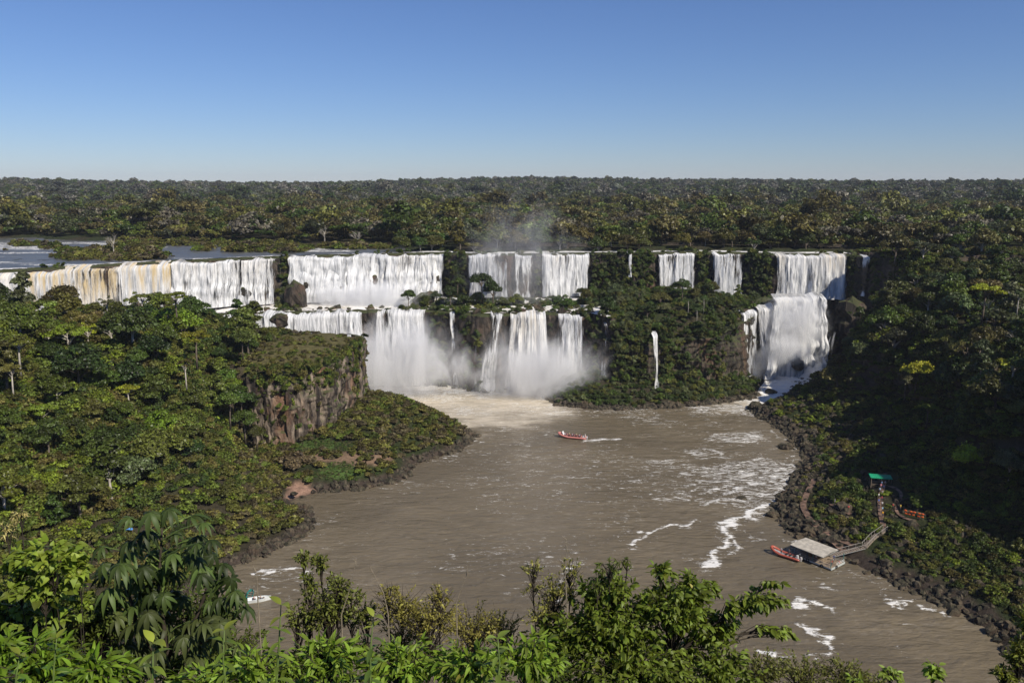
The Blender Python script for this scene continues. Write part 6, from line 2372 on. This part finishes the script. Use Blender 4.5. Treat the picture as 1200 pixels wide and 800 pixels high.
# the palmate plant
def palmate():
    rs_ = np.random.default_rng(31)
    Y = 11.5
    V0, F0 = leaf_geo(0.22, 0.55, 0.3, 6)
    V0 = V0.copy()
    metas = []
    for q in range(3):
        Vs, Fs, vr = [], [], []
        nl = 9
        for i in range(nl):
            a = (i - (nl - 1) / 2) * math.radians(36) + rs_.uniform(-.06, .06)
            L = 0.43 * (1 - 0.32 * abs(i - (nl - 1) / 2) / (nl / 2)) * rs_.uniform(0.92, 1.08)
            el = -0.12 - 0.25 * rs_.random()
            ca, sa = math.cos(a), math.sin(a)
            ce, se = math.cos(el), math.sin(el)
            R = np.array(((ca * ce, -sa, -ca * se), (sa * ce, ca, -sa * se), (se, 0, ce)))
            Vs.append((V0 * L) @ R.T)
            Fs.append(F0 + i * len(V0))
            vr += [rs_.uniform(0.3, 0.7)] * len(V0)
        V = np.concatenate(Vs)
        metas.append(npmesh('palmate_leaf', V, np.concatenate(Fs), M['gloss_leaf'], True, floats={'var': np.array(vr)}, colors={'base': np.ones((len(V), 3))}))
    c0 = uvY(188, 690, Y)
    base = np.array((c0[0], Y, float(ground_z(c0[0], Y)) - 0.1))
    o = thing('palmate_plant', tuple(base), 'tall dark green plant with umbrella-like palmate leaves overlooking the river', 'plant')
    stem = MB()
    top = uvY(190, 618, Y)
    stem.tube([np.zeros(3), uvY(196, 760, Y) - base, uvY(186, 690, Y) - base, top - base], [0.045, 0.032, 0.026, 0.016], 8)
    stem.tube([uvY(196, 770, Y) - base, uvY(232, 720, Y) - base, uvY(248, 672, Y) - base], [0.035, 0.028, 0.018], 7)
    stem.tube([uvY(196, 790, Y) - base, uvY(160, 730, Y) - base, uvY(150, 690, Y) - base], [0.035, 0.028, 0.018], 7)
    stem.build('stem', M['dark_bark'], o, smooth=True)
    spots = [(152, 606), (176, 600), (198, 596), (224, 604), (238, 612), (236, 628), (206, 622), (170, 622), (148, 636), (186, 640), (222, 646), (250, 650), (142, 660), (168, 664), (204, 668),
             (236, 672), (262, 676), (276, 692), (150, 690), (178, 694), (214, 700), (246, 704), (140, 716), (166, 726), (196, 730), (228, 738), (258, 730), (150, 752), (182, 762), (214, 770), (120, 640), (128, 690)]
    spots = spots + [(u + rs_.uniform(-20, 20), v + rs_.uniform(4, 30)) for u, v in spots if v > 606] + [(u + rs_.uniform(-26, 26), v + rs_.uniform(-6, 34)) for u, v in spots + spots if v > 612]
    pet = MB()
    for i, (u, v) in enumerate(spots):
        p = uvY(u, v, Y + rs_.uniform(-0.7, 0.6))
        axu = 188 if v < 660 else (246 if u > 225 else (152 if u < 165 else 190))
        hub = uvY(axu, min(v + 22, 790), Y)
        od = p - hub
        od[2] = 0
        od = od + rs_.normal(0, 0.15, 3) + np.array((0, -0.25, 0))
        od /= np.linalg.norm(od) + 1e-6
        el = rs_.uniform(-0.45, 0.0)
        d = od * math.cos(el) + np.array((0, 0, math.sin(el)))
        dd, yy, zz = frame(d[None], np.array((0, 0, 1.0))[None])
        lf = link('leaf', metas[i % 3], o)
        mtx = Matrix(((*dd[0],), (*yy[0],), (*zz[0],))).transposed().to_4x4()
        lf.matrix_basis = Matrix.Translation(p - base) @ mtx @ Matrix.Scale(rs_.uniform(0.6, 0.95), 4)
        c = np.array((0.062, 0.092, 0.022)) * rs_.uniform(0.5, 1.6) if v < 715 else np.array((0.085, 0.105, 0.03)) * rs_.uniform(0.8, 1.2)
        lf.color = tuple(c) + (1,)
        pet.tube([hub - base, (hub + p) / 2 - base + np.array((0, 0, 0.05)), p - base], [0.012, 0.009, 0.007], 5, False)
    pet.build('petiole', M['stem'], o, smooth=True)


palmate()

# upright sprigs with pairs of long leaves
def sprig(u, v0, v1, Y, label, n=7, L=0.2, col=(0.15, 0.21, 0.03), seed=1, topcol=(0.26, 0.30, 0.04)):
    rs_ = np.random.default_rng(seed)
    a, b = uvY(u, v1, Y), uvY(u + rs_.uniform(-6, 6), v0, Y)
    g = float(ground_z(a[0], Y))
    base = np.array((a[0], Y, g))
    o = thing('leafy_sprig', tuple(base), label, 'plant', 'upright sprigs below the lookout')
    MB().tube([np.zeros(3), a - base, (a + b) / 2 - base + rs_.normal(0, .01, 3), b - base], [0.016, 0.011, 0.008, 0.004], 6).build('stem', M['stem'], o, smooth=True)
    for i in range(n):
        t = i / (n - 1)
        p = a + (b - a) * (0.05 + 0.95 * t)
        for s in (0, 1):
            ang = i * 1.45 + s * math.pi + rs_.uniform(-.3, .3)
            el = 0.05 + 0.55 * t ** 3 + rs_.uniform(-.2, .2)
            d = np.array((math.cos(ang) * math.cos(el), math.sin(ang) * math.cos(el), math.sin(el)))
            dd, yy, zz = frame(d[None], np.array((0, 0, 1.0))[None] + (0.6 * np.array((-math.cos(ang), -math.sin(ang), 0)) if t > .9 else 0))
            lf = link('leaf', LEAF_M['long' if t < 0.9 else 'broad'], o)
            mtx = Matrix(((*dd[0],), (*yy[0],), (*zz[0],))).transposed().to_4x4()
            lf.matrix_basis = Matrix.Translation(p - base) @ mtx @ Matrix.Scale(float(L * rs_.uniform(0.8, 1.25) * (1 - 0.25 * t)), 4)
            c = np.array(topcol if t > 0.8 else col) * rs_.uniform(0.75, 1.2)
            lf.color = tuple(c) + (1,)


sprig(324, 708, 800, 6.5, 'upright sprig with a large pale yellow green tip leaf against the river', 7, 0.17, seed=4)
sprig(434, 722, 800, 6.8, 'upright sprig with dark paired leaves in front of the twiggy bush', 7, 0.17, (0.10, 0.16, 0.03), seed=5)
sprig(583, 748, 802, 6.8, 'short sprig of drooping pale green leaves at the middle of the lower edge', 6, 0.18, (0.14, 0.19, 0.035), seed=6, topcol=(0.18, 0.24, 0.04))
sprig(178, 752, 812, 6.0, 'sprig with one big yellow green leaf below the palmate plant', 5, 0.20, (0.17, 0.23, 0.03), seed=7)
sprig(265, 738, 806, 6.4, 'sprig with pointed bright leaves right of the palmate plant', 6, 0.17, (0.13, 0.19, 0.025), seed=8)
sprig(62, 748, 812, 6.4, 'sprig with narrow bright leaves in the lower left corner', 6, 0.17, (0.10, 0.18, 0.02), seed=9)
sprig(18, 766, 816, 6.2, 'low sprig at the very left of the lower edge', 5, 0.17, (0.10, 0.17, 0.02), seed=10)

shrub('tangle of round heart-shaped leaves on the left slope by the lookout', 'vine_thicket',
      [(60, 655, 48, 32, 10, 50), (20, 668, 32, 36, 10.2, 34), (92, 672, 24, 28, 10, 26), (50, 690, 60, 26, 10, 40)], 0.22, 6, 0.115, 'heart', (0.125, 0.185, 0.032), 130, 0.35, 11, up=0.75, cat='vine', tw_r=0.006)
shrub('dark small-leaved bush under the heart-leaved vine', 'leafy_bush',
      [(50, 730, 80, 48, 11, 150), (110, 735, 60, 56, 11.5, 120), (10, 735, 40, 56, 11, 80), (30, 700, 60, 30, 11.3, 60), (200, 770, 70, 40, 12, 80), (270, 760, 50, 40, 12.5, 60)], 0.3, 12, 0.085, 'broad', (0.06, 0.088, 0.02), 60, 0.25, 12)
shrub('dense dark thicket behind the palmate plant', 'leafy_bush',
      [(150, 760, 80, 50, 13.5, 90), (240, 745, 50, 46, 13.5, 60), (60, 770, 80, 46, 13.5, 70), (300, 785, 50, 26, 13.5, 40), (110, 720, 46, 34, 12.5, 60), (40, 700, 70, 40, 12, 140), (20, 760, 80, 50, 12, 120), (180, 700, 46, 50, 13, 80), (230, 720, 50, 50, 13, 90)], 0.3, 10, 0.10, 'broad', (0.045, 0.068, 0.016), 40, 0.3, 41, fill=False)
shrub('dark understorey along the lower edge behind the bright leaves', 'leafy_bush',
      [(360, 795, 60, 34, 10.5, 60), (450, 795, 60, 34, 10.5, 60), (540, 792, 60, 32, 10.5, 60), (630, 795, 50, 36, 10.5, 50)], 0.3, 9, 0.10, 'broad', (0.055, 0.085, 0.018), 40, 0.3, 42, fill=False)
shrub('bright long-leaved shrub filling the lower left corner', 'leafy_bush',
      [(40, 780, 70, 36, 7, 70), (110, 790, 50, 30, 7, 46), (0, 770, 30, 34, 7, 34)], 0.22, 8, 0.135, 'long', (0.088, 0.155, 0.018), 130, 0.3, 13)
shrub('cream-tipped feathery weed at the left edge above the vine', 'feathery_weed',
      [(8, 622, 14, 20, 11, 12), (24, 605, 12, 14, 11, 10)], 0.2, 9, 0.07, 'lance', (0.26, 0.25, 0.13), 40, 0.1, 14, cat='weed')
shrub('small-leaved bush rising to two tufts against the river', 'leafy_bush',
      [(385, 718, 34, 38, 13, 90), (362, 690, 16, 28, 13, 26), (376, 662, 12, 20, 13, 20), (355, 657, 11, 17, 13, 16), (395, 690, 20, 24, 13, 30), (412, 702, 16, 22, 13, 20), (348, 730, 20, 34, 13, 30), (430, 720, 24, 30, 13, 30)], 0.24, 10, 0.078, 'broad', (0.082, 0.105, 0.028), 120, 0.3, 15)
shrub('twiggy olive bush with tiny yellowish leaves below the open river', 'twiggy_bush',
      [(500, 728, 52, 38, 12.5, 120), (555, 738, 48, 36, 12.5, 110), (470, 712, 36, 28, 12.7, 60), (455, 695, 20, 18, 12.7, 16), (590, 738, 28, 32, 12.7, 40), (515, 700, 24, 18, 12.7, 20)], 0.3, 11, 0.058, 'small', (0.125, 0.125, 0.04), 60, 0.05, 16, bare=26, tw_r=0.006)
shrub('band of long bright leaves along the lower edge', 'leafy_bush',
      [(300, 785, 60, 30, 7.2, 50), (380, 775, 60, 34, 7.4, 64), (470, 780, 60, 30, 7.4, 64), (550, 782, 50, 30, 7.2, 50), (620, 775, 50, 40, 7.6, 60), (240, 795, 50, 24, 7.2, 34)], 0.24, 8, 0.125, 'long', (0.092, 0.15, 0.022), 200, 0.35, 17)
shrub('big glossy bush with drooping leaves in the middle of the lower edge', 'leafy_bush',
      [(720, 735, 70, 50, 11.5, 180), (790, 715, 50, 46, 11.5, 140), (660, 755, 55, 44, 11.5, 110), (815, 690, 28, 26, 11.7, 50), (775, 670, 18, 16, 11.7, 22), (840, 740, 34, 40, 11.7, 60), (740, 780, 90, 36, 11, 150), (840, 785, 60, 30, 11, 80), (720, 690, 32, 28, 11.7, 46), (690, 700, 24, 24, 11.7, 30)],
      0.34, 9, 0.122, 'broad', (0.076, 0.112, 0.020), 260, 0.55, 18)
shrub('arching glossy branch reaching out over the foam lines', 'leafy_branch',
      [(895, 705, 30, 24, 11.5, 36), (868, 715, 20, 20, 11.5, 16), (912, 740, 16, 14, 11.5, 12), (910, 680, 10, 6, 11.5, 4), (925, 745, 8, 8, 11.5, 5)], 0.28, 9, 0.122, 'broad', (0.088, 0.128, 0.022), 120, 0.65, 19, cat='branch', root_uv=(800, 760, 11.6), fill=False)
shrub('dark feathery sprays above the glossy bush', 'feathery_weed',
      [(715, 668, 20, 14, 11.5, 14), (735, 660, 14, 8, 11.5, 6), (700, 690, 18, 14, 11.5, 10)], 0.3, 16, 0.07, 'lance', (0.06, 0.085, 0.02), 60, 0.1, 20, cat='weed')
shrub('dry twiggy weed between the olive bush and the glossy bush', 'twiggy_bush',
      [(650, 695, 32, 28, 12, 40), (625, 668, 17, 18, 12, 14), (668, 668, 17, 20, 12, 14), (640, 720, 36, 28, 12, 50)], 0.3, 9, 0.06, 'small', (0.13, 0.14, 0.045), 30, 0.1, 21, bare=12, tw_r=0.006)
shrub('low olive bush with tiny leaves right of the glossy bush', 'twiggy_bush',
      [(940, 792, 54, 26, 13, 120), (988, 790, 42, 22, 13, 90), (890, 788, 44, 30, 13, 110), (1020, 800, 30, 14, 13, 40)], 0.3, 10, 0.062, 'small', (0.085, 0.10, 0.03), 40, 0.1, 22, bare=4, tw_r=0.006)
shrub('pair of small leafy tufts at the lower edge below the dock', 'leafy_bush',
      [(1044, 792, 16, 14, 12, 14), (1094, 790, 13, 18, 12, 14), (1000, 800, 14, 10, 12, 8)], 0.2, 8, 0.12, 'broad', (0.10, 0.155, 0.03), 100, 0.6, 23)
shrub('olive shrub filling the lower right corner by the water', 'leafy_bush',
      [(1196, 768, 20, 36, 12, 70), (1205, 730, 18, 30, 12, 46), (1178, 792, 16, 18, 12, 30)], 0.3, 9, 0.08, 'broad', (0.10, 0.125, 0.03), 60, 0.2, 24)


def stalks():
    rs_ = np.random.default_rng(77)
    for i, (u0, v0, u1, v1, lab) in enumerate([(302, 700, 300, 668, 'thin dry stalk beside the white boat'), (400, 720, 418, 655, 'leaning bare stalk beside the small-leaved bush'), (665, 720, 664, 632, 'tall bare grass stalk in the twiggy weed'),
                                               (455, 720, 436, 668, 'bare bent stalk over the olive bush'), (535, 705, 548, 672, 'thin bare stalk over the middle of the olive bush')]):
        Y = 11.5
        a, b = uvY(u0, v0, Y), uvY(u1, v1, Y)
        o = thing('dry_stalk', tuple(a + np.array((0, 0, -1.5))), lab, 'stalk')
        bs = a + np.array((0, 0, -1.5))
        MB().tube([np.zeros(3), a - bs, (a + b) / 2 - bs + rs_.normal(0, .03, 3), b - bs], [0.012, 0.009, 0.006, 0.003], 5).build('stem', M['twig'], o)
        h = MB()
        for k in range(5):
            p = b + (a - b) * 0.04 * k
            h.tube([p - bs, p - bs + rs_.normal(0, 0.04, 3) + np.array((0, 0, 0.05))], [0.006, 0.003], 4)
        h.build('seed_head', M['twig'], o)


stalks()


# ------------------------------------------------------------------ spray of the falls and the dry season haze
def mist(name, u, v, Y, r, dens, seed):
    d = ray(u, v)
    t = Y / d[1]
    c = (d[0] * t, Y, CH + d[2] * t)
    mb = bpy.data.meshes.new('mist')
    th = np.linspace(0.0, math.pi, 13)
    ph = np.linspace(0, math.tau, 20, endpoint=False)
    T, P_ = np.meshgrid(th, ph, indexing='ij')
    V = np.stack([np.sin(T) * np.cos(P_), np.sin(T) * np.sin(P_), np.cos(T)], -1).reshape(-1, 3)
    Fq = [(i * 20 + j, (i + 1) * 20 + j, (i + 1) * 20 + (j + 1) % 20, i * 20 + (j + 1) % 20) for i in range(12) for j in range(20)]
    me = npmesh('mist', V, np.array(Fq), mist_mat('spray_%d' % seed, dens, seed))
    o = link('mist', me, None, c, kind='stuff')
    o.scale = r
    o['label'] = name


mist('spray drifting from the torrent behind the rock tower', 458, 426, 360, (56, 17, 29), 0.20, 1)
mist('spray round the foot of the heavy plunge', 632, 436, 360, (44, 16, 27), 0.17, 2)
mist('thin spray rising past the upper curtains', 610, 310, 398, (46, 12, 48), 0.03, 3)
mist('dense spray filling the gorge of the yellowish curtain', 932, 382, 387, (24, 12, 24), 0.16, 4)
mist('white cloud of spray boiling at the foot of the gorge chute', 922, 412, 380, (20, 10, 13), 0.30, 7)
mist('spray over the stream below the gorge', 900, 425, 384, (18, 12, 13), 0.12, 5)
mist('spray along the ledge under the widest curtain', 430, 352, 398, (52, 11, 14), 0.26, 6)

hm, ht, hp_, hout = newmat('haze')
ht.nodes.remove(hp_)
hv = N(ht, 'ShaderNodeVolumePrincipled')
hv.inputs['Color'].default_value = (0.86, 0.91, 1.0, 1)
hv.inputs['Density'].default_value = 0.000052
hv.inputs['Anisotropy'].default_value = 0.0
ht.links.new(hv.outputs[0], hout.inputs['Volume'])
ZT, ZB, R_ = 190.0, float(TZ.min()) - 1.0, FAR + 100
MB().box((0, (R_ - 700) / 2, (ZT + ZB) / 2), (2 * R_, R_ + 700, ZT - ZB)).build('haze', hm, kind='stuff')
